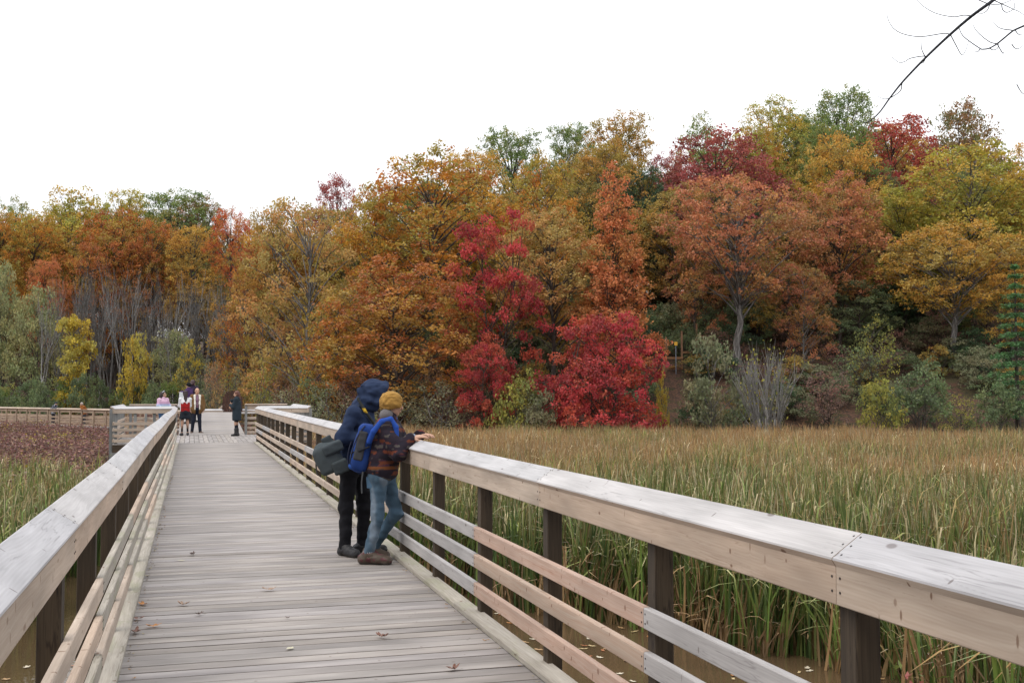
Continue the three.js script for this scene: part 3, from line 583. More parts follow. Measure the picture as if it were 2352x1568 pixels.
T('orange_tree', 2010, 79, 520, 90, 'rust/high', 'straight trunked rust tree between the copper oak and the brownish gold tree', 'grey');
T('red_tree', 1545, 84, 350, 70, 'maroon/high', 'narrow wine red tree left of the wide maroon crown', 'dark');
T('orange_tree', 1080, 80, 350, 100, 'gold/high/2', 'golden crown on the crest left of the leftmost green crown', 'mid');
T('red_tree', 768, 88, 402, 72, 'maroon/loose', 'thin red tree tip poking above the olive slope', 'dark');
T('olive_tree', 640, 80, 470, 90, 'olive/loose', 'olive tree at the left end of the orange hill', 'mid');
T('golden_tree', 612, 96, 490, 75, 'gold/loose', 'pale gold tree in the dip of the skyline', 'mid');
T('rust_tree', 560, 88, 565, 75, 'rust/loose', 'rust tree with bare lower limbs above the ramp', 'mid');
T('scarlet_maple', 525, 116, 474, 55, 'scarlet/top', 'bright scarlet maple on the left skyline', 'dark');
T('olive_tree', 1815, 73, 500, 105, 'olive/loose', 'loose olive tree between the copper oak and its double trunked neighbour', 'mid');
T('yellow_green_tree', 2080, 76, 430, 115, 'yellowgreen/loose', 'loose yellow green tree left of the large one near the right edge', 'mid');
T('rust_tree', 1600, 71, 520, 80, 'copper/loose', 'loose copper tree between the salmon cone and the copper oak', 'mid');
T('oak_tree', 1850, 66, 600, 75, 'copper/loose', 'low copper spray right of the pale oak trunk', 'grey');
T('golden_tree', 2330, 66, 540, 90, 'gold/loose', 'loose gold tree behind the pine at the right edge', 'mid');
T('green_tree', 1980, 70, 640, 80, 'bush/loose', 'dull green tree low between the two right hand oaks', 'dark');
T('green_tree', 2260, 72, 650, 85, 'green/loose', 'shaded green tree below the brownish gold crown', 'dark');
// --- left wood
T('yellow_green_tree', 155, 128, 425, 135, 'yellowgreen/round/2', 'big yellow green tree crowning the left wood', 'mid');
T('yellow_green_tree', 275, 129, 440, 95, 'yellowgreen/high/2', 'yellow green crown right of the big yellow green one on the left', 'mid');
T('green_tree', 18, 130, 446, 60, 'green/loose/2', 'green tree at the left edge of the skyline', 'mid');
T('green_tree', 405, 128, 432, 95, 'green/round/3', 'dark green crown on the left skyline before the scarlet maple', 'mid');
T('brown_green_tree', 470, 128, 455, 60, 'browngreen/round/2', 'brown green tree just left of the scarlet maple', 'mid');
T('rust_tree', 265, 121, 478, 115, 'rust/round/2', 'wide brownish rust tree below the yellow green crowns', 'dark');
T('orange_tree', 70, 119, 492, 80, 'orange/round/3', 'orange tree in the left wood near the picture edge', 'dark');
T('orange_tree', -10, 117, 482, 60, 'orange/high/2', 'orange tree cut by the left picture edge', 'dark');
T('rust_tree', 350, 120, 505, 75, 'rust/high/2', 'rust tree below the dark green left crown', 'dark');
T('orange_tree', 440, 118, 520, 70, 'gold/round/2', 'dull gold tree left of and below the scarlet maple', 'mid');
T('rust_tree', 100, 112, 595, 48, 'salmon/round', 'small orange red crown above the pale willow', 'dark');
T('rust_tree', 195, 116, 545, 80, 'rust/loose', 'dim red brown tree above the bare trees on the left', 'dark');
T('willow_tree', 84, 105, 640, 66, 'sage/willow', 'sage green willow on the left, rounder and lower of two', 'mid', { turn: 1 });
T('willow_tree', 4, 107, 585, 55, 'sage/willow/2', 'taller sage green willow cut by the left edge', 'mid');
T('yellow_tree', 168, 96.5, 704, 38, 'yellow/column', 'slender yellow tree among the bare trees on the left', 'mid');
T('yellow_tree', 308, 96, 778, 42, 'yellow/shrub', 'small round yellow tree right of the slender yellow tree', 'mid');
T('willow_tree', 392, 99, 745, 62, 'sage/willow/3', 'pale sage tree behind the girl and the grey bare tree', 'mid');
T('golden_tree', 430, 95, 770, 34, 'yellow/sparse', 'thin yellow leaved sapling left of the ramp', 'mid');
T('tan_tree', 600, 78, 690, 60, 'tangold/sparse', 'thin tan leaved tree above the right platform railing', 'grey');
T('tan_tree', 520, 90, 700, 55, 'tanbrown/sparse', 'thin brown leaved tree above the woman in the quilted coat', 'grey');
T('tan_tree', 660, 70, 720, 60, 'tanbrown/sparse/2', 'thin copper leaved tree left of the hooded person', 'grey');
// bare trees of the left wood
{
  const r = RNG(77);
  for (let k = 0; k < 34; k++) {
    const px = lerp(95, 570, (k + r() * 0.8) / 34), d = lerp(99, 112, r());
    T('bare_tree', px, d, lerp(555, 700, r()) + (px > 330 ? 30 : 0), lerp(50, 80, r()), `none/bare/${k % 4}`, `leafless ${k % 3 ? 'grey' : 'pale'} tree in the thicket ${leftw(px)}`, k % 3 ? 'grey' : 'pale', { group: `leafless ${k % 3 ? 'grey' : 'pale'} trees ${leftw(px)}` });
  }
  T('bare_tree', 400, 97, 700, 62, 'none/bare/7', 'pale bare tree standing in front of the sage tree, behind the girl', 'pale');
}
// understorey and crest fillers, trees that nothing tells apart
{
  const r = RNG(91);
  const skyline = [[-200, 475], [0, 470], [300, 462], [430, 465], [480, 505], [640, 500], [720, 470], [800, 450], [900, 425], [1050, 385], [1180, 370], [1310, 330], [1500, 350], [1620, 310], [1780, 280], [1940, 270], [2060, 290], [2210, 300], [2352, 350], [2700, 380]];
  const top = x => { for (let k = 1; k < skyline.length; k++) if (x <= skyline[k][0]) return lerp(skyline[k - 1][1], skyline[k][1], (x - skyline[k - 1][0]) / (skyline[k][0] - skyline[k - 1][0])); return 380; };
  const warm = ['olive/round', 'orange/round', 'green/round', 'gold/high', 'olive/high', 'green/high', 'tangold/loose', 'yellowgreen/round', 'rust/round'];
  for (let k = 0; k < 46; k++) {                                       // second and third rows on the hill
    const px = lerp(600, 2560, (k + r()) / 46), d = lerp(82, 112, r());
    const w = warm[Math.floor(r() * warm.length)], cn = { olive: 'olive', orange: 'orange', rust: 'rust', gold: 'gold', green: 'green', yellowgreen: 'yellow green', tangold: 'tan gold', browngreen: 'brown green' }[w.split('/')[0]];
    T('hill_tree', px, d, top(px) + lerp(0, 85, r()), lerp(70, 110, r()), w, `${cn} tree in the back rows, ${where(px)}`, 'dark', { group: `${cn} trees in the back rows, ${where(px)}` });
  }
  for (let k = 0; k < 26; k++) {                                       // left wood behind
    const px = lerp(-160, 640, (k + r()) / 26), d = lerp(122, 146, r());
    const w = Math.floor(r() * 5), cn = ['olive', 'rust', 'orange', 'green', 'brown green'][w];
    T('wood_tree', px, d, top(px) + lerp(0, 70, r()), lerp(55, 85, r()), ['olive/round', 'rust/round', 'orange/round', 'green/high', 'browngreen/round'][w], `${cn} tree in the left back rows, ${leftw(px)}`, 'dark', { group: `${cn} trees in the left wood, ${leftw(px)}` });
  }
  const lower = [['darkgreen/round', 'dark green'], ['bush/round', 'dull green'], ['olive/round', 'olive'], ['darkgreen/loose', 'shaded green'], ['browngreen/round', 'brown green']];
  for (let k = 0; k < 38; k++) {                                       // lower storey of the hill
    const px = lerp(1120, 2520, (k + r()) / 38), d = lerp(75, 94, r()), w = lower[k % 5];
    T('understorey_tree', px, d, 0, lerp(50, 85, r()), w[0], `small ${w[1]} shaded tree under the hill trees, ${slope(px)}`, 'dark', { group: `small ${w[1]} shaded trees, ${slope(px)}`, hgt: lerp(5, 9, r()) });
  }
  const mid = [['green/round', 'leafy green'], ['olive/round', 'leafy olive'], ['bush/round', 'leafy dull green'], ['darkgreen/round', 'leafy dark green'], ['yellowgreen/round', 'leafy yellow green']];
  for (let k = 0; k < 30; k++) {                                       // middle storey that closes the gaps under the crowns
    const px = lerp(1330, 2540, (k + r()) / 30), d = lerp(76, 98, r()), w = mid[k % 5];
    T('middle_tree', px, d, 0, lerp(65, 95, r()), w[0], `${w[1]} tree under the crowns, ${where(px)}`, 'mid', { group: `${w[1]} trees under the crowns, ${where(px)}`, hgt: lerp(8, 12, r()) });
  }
  const low2 = [['orange/loose', 'orange'], ['olive/round', 'olive'], ['rust/round', 'rust'], ['tanbrown/sparse', 'brown'], ['bush/round', 'green']];
  for (let k = 0; k < 36; k++) {
    const px = lerp(560, 1240, (k + r()) / 36), d = lerp(66, 96, r()), w = low2[k % 5];
    T('understorey_tree', px, d, 0, lerp(40, 70, r()), w[0], `small ${w[1]} tree under the orange trees of the hill`, 'dark', { group: `small ${w[1]} trees under the orange hill trees`, hgt: lerp(4, 8, r()) });
  }
  const low3 = [['purplebrown/sparse', 'purple brown'], ['olive/round', 'olive'], ['purplebrown/sparse', 'purple brown'], ['tanbrown/sparse', 'brown']];
  for (let k = 0; k < 30; k++) {
    const px = lerp(-120, 620, (k + r()) / 30), d = lerp(116, 138, r()), w = low3[k % 4];
    T('understorey_tree', px, d, 0, lerp(40, 62, r()), w[0], `small ${w[1]} tree between the trunks of the left wood`, 'dark', { group: `small ${w[1]} trees in the left wood`, hgt: lerp(5, 10, r()) });
  }
  const brush = [['bush/shrub', 'green'], ['darkgreen/shrub', 'dark green'], ['purplebrown/thin', 'purple brown'], ['greyolive/shrub', 'grey olive'], ['olive/shrub', 'olive'], ['purplebrown/thin/2', 'wine brown']];
  for (let k = 0; k < 150; k++) {
    const px = lerp(1130, 2500, (k + r()) / 150), d = lerp(59, 86, r()), w = brush[k % 6];
    if (px > 1480 && px < 1600 && d < 66) continue;
    S('shrub', px, d, 0, lerp(38, 70, r()), w[0], `${w[1]} undergrowth bush on the slope, ${slope(px)}`, 'dark', { group: `${w[1]} undergrowth bushes, ${slope(px)}`, hgt: lerp(1.1, 2.4, r()) + (d > 68 ? 0.9 : 0) });
  }
}
// --- shrubs along the shore
S('shrub', 1190, 57, 862, 78, 'yellowbush/shrub', 'yellow green bush between the two red maples', 'mid');
S('shrub', 1240, 56, 905, 60, 'greyolive/shrub', 'dusty olive bush in front of the yellow green bush', 'mid');
S('shrub', 1010, 57, 880, 85, 'greyolive/thin', 'grey green twiggy bush right of the beanie wearer', 'grey');
S('shrub', 905, 57.5, 890, 80, 'greyolive/thin/2', 'grey green twiggy bush behind the two people at the railing', 'grey');
S('shrub', 760, 57, 885, 80, 'greyolive/thin', 'grey green twiggy bush left of the hooded person', 'grey');
S('shrub', 660, 60, 890, 75, 'greyolive/thin/2', 'grey green twiggy bush behind the right platform railing', 'grey');
S('shrub', 840, 55.5, 915, 45, 'yellowbush/thin', 'sparse yellow leaved bush left of the blue hood', 'grey');
S('shrub', 1635, 57.5, 778, 78, 'greyolive/shrub/2', 'tall sage green bush in front of the hillside stair', 'grey');
S('shrub', 1765, 54.2, 780, 108, 'yellowbush/bareshrub', 'pale many stemmed bush, nearly leafless, at the cattail edge', 'pale');
S('shrub', 1700, 58, 860, 60, 'bush/thin', 'low green bush behind the pale many stemmed bush', 'grey');
S('shrub', 2020, 55.5, 872, 58, 'yellowbush/shrub/2', 'rounded yellow green bush at the cattail edge on the right', 'mid');
S('shrub', 2115, 57, 828, 84, 'bush/shrub', 'large green bush right of the rounded yellow green one', 'mid');
S('shrub', 2012, 64, 726, 60, 'yellowbush/thin/2', 'airy yellow green small tree up the slope on the right', 'mid', { category: 'tree' });
S('shrub', 1900, 58, 850, 60, 'purplebrown/thin', 'purple brown twiggy bush right of the pale stemmed bush', 'dark');
S('shrub', 2290, 55, 880, 62, 'bush/shrub/2', 'green bush under the pine at the right edge', 'mid');
S('shrub', 2200, 56, 905, 50, 'yellowbush/thin', 'small yellowish bush between the two green bushes on the right', 'mid');
S('shrub', 1960, 62, 800, 70, 'bush/thin/2', 'dark green bush below the airy yellow green tree', 'dark');
S('shrub', 1520, 57.6, 846, 17, 'yellow/shrub/2', 'little bright yellow bush at the foot of the stair', 'mid');
S('shrub', 1600, 58.5, 905, 40, 'darkgreen/shrub', 'low dark green bush below the stair', 'dark');
{
  const r = RNG(123);
  for (let k = 0; k < 13; k++) S('shrub', lerp(-40, 520, (k + r() * 0.6) / 13), lerp(93, 99, r()), lerp(858, 884, r()), lerp(34, 52, r()), ['bush/shrub', 'green/shrub', 'bush/shrub/2'][k % 3], 'dense green bush in the row along the foot of the left wood', 'dark', { group: 'green bushes along the left wood' });
  for (let k = 0; k < 14; k++) S('shrub', lerp(640, 1150, (k + r()) / 14), lerp(58, 66, r()), lerp(830, 890, r()), lerp(35, 60, r()), ['purplebrown/thin', 'bush/thin', 'purplebrown/thin/2', 'greyolive/thin', 'tanbrown/thin'][k % 5], 'brownish bush on the slope above the cattails', 'dark', { group: 'brownish bushes on the hill slope' });
  for (let k = 0; k < 14; k++) S('shrub', lerp(470, 800, (k + r()) / 14), lerp(62, 84, r()), lerp(820, 890, r()), lerp(30, 50, r()), ['greyolive/thin', 'tanbrown/thin', 'yellowbush/thin'][k % 3], 'thin brownish bush behind the ramp and platform', 'grey', { group: 'thin bushes behind the ramp' });
}
// woods behind the photographer, which shade the faces of the posts turned this way
{
  const r = RNG(301);
  for (let k = 0; k < 12; k++) {
    const o = thing('shore_tree', 'tall tree on the shore behind the photographer', 'tree', [lerp(-16, 18, (k + 0.5 * r()) / 12), -1.9, lerp(7, 14, r())], r() * 6, 'trees behind the photographer'), p = proto(['olive/round', 'orange/round', 'green/high'][k % 3]);
    o.scale.set(1.0, 1.0, 1.0); part('trunk', p.wood, BARK.dark, o); part('crown', p.crown, leafMat, o);
  }
}

// --- cattails: tufts of bent blades, set by the thousand
function tuft(seed, n, spread, hgt, cols, dryCols, dry, bend) {
  const r = RNG(seed), P = [], C = [], I = [];
  for (let b = 0; b < n; b++) {
    const a = r() * 6.283, rr = spread * Math.sqrt(r()), x0 = Math.cos(a) * rr, z0 = Math.sin(a) * rr, h = hgt * (0.55 + 0.5 * r()), la = r() * 6.283, ln = bend * (0.15 + 0.85 * r() * r()) * h, w = 0.009 + 0.009 * r(), fa = r() * 6.283;
    const kink = r() < 0.55 ? 0.6 + 0.36 * r() : 2, c = cols[Math.floor(r() * cols.length)], e = dryCols[Math.floor(r() * dryCols.length)], dd = clamp(dry + (r() - 0.5) * 0.7, 0, 1), v = (kink < 2 && r() < 0.3 ? 1.35 : 0.6 + 0.55 * r());
    const seg = 8, base = P.length / 3, wx = Math.cos(fa), wz = Math.sin(fa);
    for (let k = 0; k <= seg; k++) {
      const t = k / seg; let y = h * t, off = ln * t * t;
      if (t > kink) { const q = t - kink; y = h * (kink + q * 0.35 - q * q * 1.6); off += h * q * 0.7; }
      const ww = w * (k === seg ? 0.08 : 1 - 0.55 * t * t), m = smooth(1 - dd - 0.22, 1 - dd + 0.22, t), x = x0 + Math.cos(la) * off, z = z0 + Math.sin(la) * off;
      P.push(x - wx * ww, y, z - wz * ww, x + wx * ww, y, z + wz * ww);
      for (let q = 0; q < 2; q++) C.push(lerp(c[0], e[0], m) * v, lerp(c[1], e[1], m) * v, lerp(c[2], e[2], m) * v);
      if (k) { const s = base + k * 2; I.push(s - 2, s - 1, s, s - 1, s + 1, s); }
    }
  }
  const g = new THREE.BufferGeometry(); g.setAttribute('position', new THREE.Float32BufferAttribute(P, 3)); g.setAttribute('color', new THREE.Float32BufferAttribute(C, 3)); g.setIndex(I); g.computeVertexNormals(); return g;
}
const GRN = [[0.11, 0.18, 0.035], [0.15, 0.22, 0.045], [0.20, 0.24, 0.06], [0.085, 0.15, 0.035]], DRY = [[0.45, 0.33, 0.15], [0.38, 0.26, 0.105], [0.64, 0.54, 0.34], [0.36, 0.215, 0.095]], STRAW = [[0.40, 0.27, 0.13], [0.32, 0.2, 0.10]];
const bladeMat = new THREE.MeshPhysicalMaterial({ vertexColors: true, roughness: 0.8, transmission: 0.25, thickness: 0, side: THREE.DoubleSide, specularIntensity: 0.7 });
const TUFTS = [0, 1, 2].map(k => tuft(500 + k, 28, 0.30, 1.9, GRN, DRY, 0.02, 0.34)).concat([0, 1, 2].map(k => tuft(520 + k, 28, 0.30, 1.85, GRN, DRY, 0.3, 0.42)), [0, 1, 2].map(k => tuft(540 + k, 28, 0.30, 1.8, [[0.22, 0.24, 0.07], [0.30, 0.24, 0.08]], DRY, 0.55, 0.48)), [0].map(k => tuft(560 + k, 28, 0.3, 1.1, STRAW, STRAW, 0.5, 0.7)));
function field(name, label, spots, category) {
  const by = {}; for (const s of spots) (by[s.k] ??= []).push(s);
  for (const [k, list] of Object.entries(by)) {
    const m = new THREE.InstancedMesh(TUFTS[k], bladeMat, list.length), o = new THREE.Object3D(), c = new THREE.Color();
    list.forEach((s, i) => { o.position.set(s.x, s.y, s.z); o.rotation.set(s.tx ?? 0, s.a, s.tz ?? 0); o.scale.set(s.w, s.h, s.w); o.updateMatrix(); m.setMatrixAt(i, o.matrix); c.setRGB(...s.c); m.setColorAt(i, c); });
    m.name = numbered(name); m.castShadow = m.receiveShadow = true; scene.add(m);
    tag(m, label[k] ?? label, category, null, 'stuff');
  }
}
function shoreX(z) { const p = [[4, 6.0], [7, 7.2], [10.5, 8.0], [12.5, 7.6], [14.5, 6.3], [16, 5.2], [17.5, 4.2], [19, 3.3], [20.5, 2.8], [60, 2.7]]; if (z < 4) return 6; for (let k = 1; k < p.length; k++) if (z <= p[k][0]) return lerp(p[k - 1][1], p[k][1], (z - p[k - 1][0]) / (p[k][0] - p[k - 1][0])); return 2.7; }
{
  const r = RNG(700), spots = [];
  const put = (x, z, k, h, tint) => spots.push({ x, y: WATER - 0.1, z: -z, k, a: r() * 6.283, w: 0.85 + 0.5 * r(), h, c: tint, tx: (r() - 0.5) * 0.3, tz: (r() - 0.5) * 0.3 });
  for (let n = 0; n < 26000; n++) {
    const u = lerp(-14, 34, r()), d = lerp(7, 58, r()), p = ud(u, d), X = p.x, Z = -p.z;
    if (u / d > 0.56 || u / d < -0.32 || Z < 3) continue;
    const edge = shoreX(Z) + (vnoise(Z * 0.9, X * 0.9, 5) - 0.5) * 1.4;
    if (X < edge || d > bankDepth(u / d) + 0.5) continue;
    if (Z > PLAT0 - 1 && X < 5.2) continue;
    const nz = fbm(X * 0.16, Z * 0.16, 9), dry = 0.06 + smooth(17, 40, d) * 0.84 + (nz - 0.5) * 1.5 + (r() - 0.5) * 0.5, k = (dry < 0.26 ? 0 : dry < 0.55 ? 3 : 6) + Math.floor(r() * 3), v = (0.72 + 0.5 * r()) * (0.8 + 0.4 * fbm(X * 0.5, Z * 0.5, 77));
    put(X, Z, k, (0.72 + 0.42 * fbm(X * 0.3, Z * 0.3, 3) + 0.2 * r()) * (fbm(X * 0.45, Z * 0.45, 61) < 0.36 ? 0.72 : 1), [v, v * (0.96 + 0.08 * r()), v]);
    if (X < edge + 1.6 && r() < 0.8) put(X + (r() - 0.7) * 0.5, Z + (r() - 0.5) * 0.5, 9, 0.6 + 0.7 * r(), [v, v, v]);
  }
  field('cattail_bed', 'tall cattails filling the marsh right of the walkway, green below and tan above', spots, 'cattails');
}
{
  const r = RNG(701), spots = [];
  for (let n = 0; n < 9000; n++) {
    const u = lerp(-36, -3, r()), d = lerp(14, 46, r()), p = ud(u, d), X = p.x, Z = -p.z;
    if (u / d < -0.56 || X > -1.6 - 1.2 * vnoise(Z * 0.5, 3, 6) - 2.2 * smooth(17.5, 14, Z) || Z < 13) continue;
    const dens = smooth(37, 21, d + 10 * (fbm(X * 0.15, Z * 0.15, 44) - 0.5)); if (r() > dens) continue;
    const nz = fbm(X * 0.2, Z * 0.2, 19), dry = -0.06 + (nz - 0.5) * 1.3 + (r() - 0.5) * 0.3 + smooth(22, 36, d) * 0.3, k = (dry < 0.26 ? 0 : dry < 0.55 ? 3 : 6) + Math.floor(r() * 3), v = 0.85 + 0.3 * r();
    spots.push({ x: X, y: WATER - 0.1, z: p.z, k, a: r() * 6.283, w: 0.9 + 0.5 * r(), h: 0.75 + 0.3 * r(), c: [v, v, v], tx: (r() - 0.5) * 0.2, tz: (r() - 0.5) * 0.2 });
    if (r() < 0.3 && d < 22) spots.push({ x: X, y: WATER - 0.05, z: p.z, k: 9, a: r() * 6.283, w: 1, h: 0.7, c: [v, v, v] });
  }
  field('left_cattail_bed', 'green cattails in the marsh left of the walkway', spots, 'cattails');
}
// low purple brown marsh shrubs on the left, too many to count
function twigTuft(seed, cols, n, leafy, h) {
  const r = RNG(seed), W = new Tubes(), Lf = new Leaves();
  for (let k = 0; k < n; k++) {
    const a = r() * 6.283, t = 0.1 + 0.5 * r(), e = V(Math.cos(a) * t * h * 0.6, h * (0.6 + 0.4 * r()), Math.sin(a) * t * h * 0.6), b = V(Math.cos(a) * 0.12, 0, Math.sin(a) * 0.12);
    const pts = bez(b, V(b.x, e.y * 0.6, b.z), e, 3);
    for (let q = 0; q < leafy; q++) { const s = 0.35 + 0.65 * r(), p = pts[Math.min(3, Math.floor(s * 4))].clone().add(rdir(r).multiplyScalar(0.16)), c = cols[Math.floor(r() * cols.length)], v = 0.7 + 0.6 * r(); Lf.leaf(p, V(0, 0.7, 0).add(rdir(r)).normalize(), rdir(r), 0.10 + 0.05 * r(), 0.055, c.map(x => x * v)); }
    for (let q = 0; q < 3; q++) { const w = 0.006, c = [0.17, 0.12, 0.11], d0 = pts[q], d1 = pts[q + 1]; for (const p of [d0.clone().add(V(w, 0, 0)), d1.clone().add(V(w * 0.7, 0, 0)), d1.clone().add(V(-w * 0.7, 0, 0)), d0.clone().add(V(w, 0, 0)), d1.clone().add(V(-w * 0.7, 0, 0)), d0.clone().add(V(-w, 0, 0))]) { Lf.P.push(p.x, p.y, p.z); Lf.C.push(...c); } }
  }
  return Lf.geo();
}
{
  TUFTS.push(...[0, 1, 2].map(k => twigTuft(900 + k, [...PAL.purplebrown, [0.30, 0.12, 0.12]], 18, 9, 1.5)));   // 10..12
  TUFTS.push(twigTuft(910, [...PAL.tanbrown, [0.34, 0.30, 0.08]], 16, 9, 1.5));                             // 13
  TUFTS.push(twigTuft(911, PAL.yellow, 12, 7, 1.6));                                                    // 14
  const r = RNG(702), spots = [];
  for (let n = 0; n < 15000; n++) {
    const u = lerp(-52, 6, r()), d = lerp(22, 104, r()), p = ud(u, d), X = p.x, Z = -p.z, b = u / d;
    if (b < -0.55 || b > -0.16) continue;
    if (X > -1.4 && Z < 58 && X < 5) continue; if (Z > PLAT0 - 1 && Z < PLAT1 + 1 && X > -3.2 && X < 5) continue;
        const dens = smooth(19, 31, d + 14 * (fbm(X * 0.15, Z * 0.15, 44) - 0.5)); if (r() > dens) continue;
    const k = r() < 0.03 ? 14 : r() < 0.2 ? 13 : 10 + Math.floor(r() * 3), v = 0.5 + 0.42 * r();
    spots.push({ x: X, y: Math.max(WATER - 0.05, ground(X, p.z)), z: p.z, k, a: r() * 6.283, w: 1.0 + 0.6 * r(), h: (0.55 + 0.5 * fbm(X * 0.2, Z * 0.2, 31)) * (0.85 + 0.3 * r()) * (d > 86 ? 1.3 : 1), c: [v, v, v] });
  }
  const walk = [at(440, 900, 66), at(-110, 900, 87)];
  const keep = spots.filter(s => { const ax = walk[0].x, az = walk[0].z, bx = walk[1].x - ax, bz = walk[1].z - az, L = Math.hypot(bx, bz), t = ((s.x - ax) * bx + (s.z - az) * bz) / L / L, dist = ((s.x - ax) * bz - (s.z - az) * bx) / L; return !(t > -0.05 && Math.abs(dist) < 1.9); });
  field('marsh_shrubs', 'purple brown low shrubs covering the marsh on the left', keep, 'shrubs');
}

// ------------------------------------------------------------------ people
const v3 = a => Array.isArray(a) ? V(a[0], a[1], a[2]) : a;
const cap = (a, b, ra, rb = ra) => ({ t: 0, a: v3(a), b: v3(b), ra, rb });
const ell = (c, r, q = null) => ({ t: 1, c: v3(c), r: v3(r), qi: q ? q.clone().invert() : null });
const box = (c, h, rad, q = null) => ({ t: 2, c: v3(c), h: v3(h), rad, qi: q ? q.clone().invert() : null });
const eul = (x, y, z) => new THREE.Quaternion().setFromEuler(new THREE.Euler(x, y, z));
const tmpV = V();
function sdPrim(p, x, y, z) {
  if (p.t === 0) {
    const bx = p.b.x - p.a.x, by = p.b.y - p.a.y, bz = p.b.z - p.a.z, px = x - p.a.x, py = y - p.a.y, pz = z - p.a.z;
    const k = clamp((px * bx + py * by + pz * bz) / Math.max(1e-9, bx * bx + by * by + bz * bz), 0, 1);
    return Math.hypot(px - bx * k, py - by * k, pz - bz * k) - lerp(p.ra, p.rb, k);
  }
  tmpV.set(x - p.c.x, y - p.c.y, z - p.c.z); if (p.qi) tmpV.applyQuaternion(p.qi);
  if (p.t === 1) { const l = Math.hypot(tmpV.x / p.r.x, tmpV.y / p.r.y, tmpV.z / p.r.z), m = Math.hypot(tmpV.x / p.r.x ** 2, tmpV.y / p.r.y ** 2, tmpV.z / p.r.z ** 2); return m < 1e-9 ? -Math.min(p.r.x, p.r.y, p.r.z) : l * (l - 1) / m; }
  const qx = Math.abs(tmpV.x) - p.h.x + p.rad, qy = Math.abs(tmpV.y) - p.h.y + p.rad, qz = Math.abs(tmpV.z) - p.h.z + p.rad;
  return Math.hypot(Math.max(qx, 0), Math.max(qy, 0), Math.max(qz, 0)) + Math.min(Math.max(qx, qy, qz), 0) - p.rad;
}
const noise3 = (x, y, z, s) => (vnoise(x + z * 0.71, y - z * 0.53, s) + vnoise(y + 31.7 + x * 0.3, z + x * 0.61, s + 5)) / 2 - 0.5;
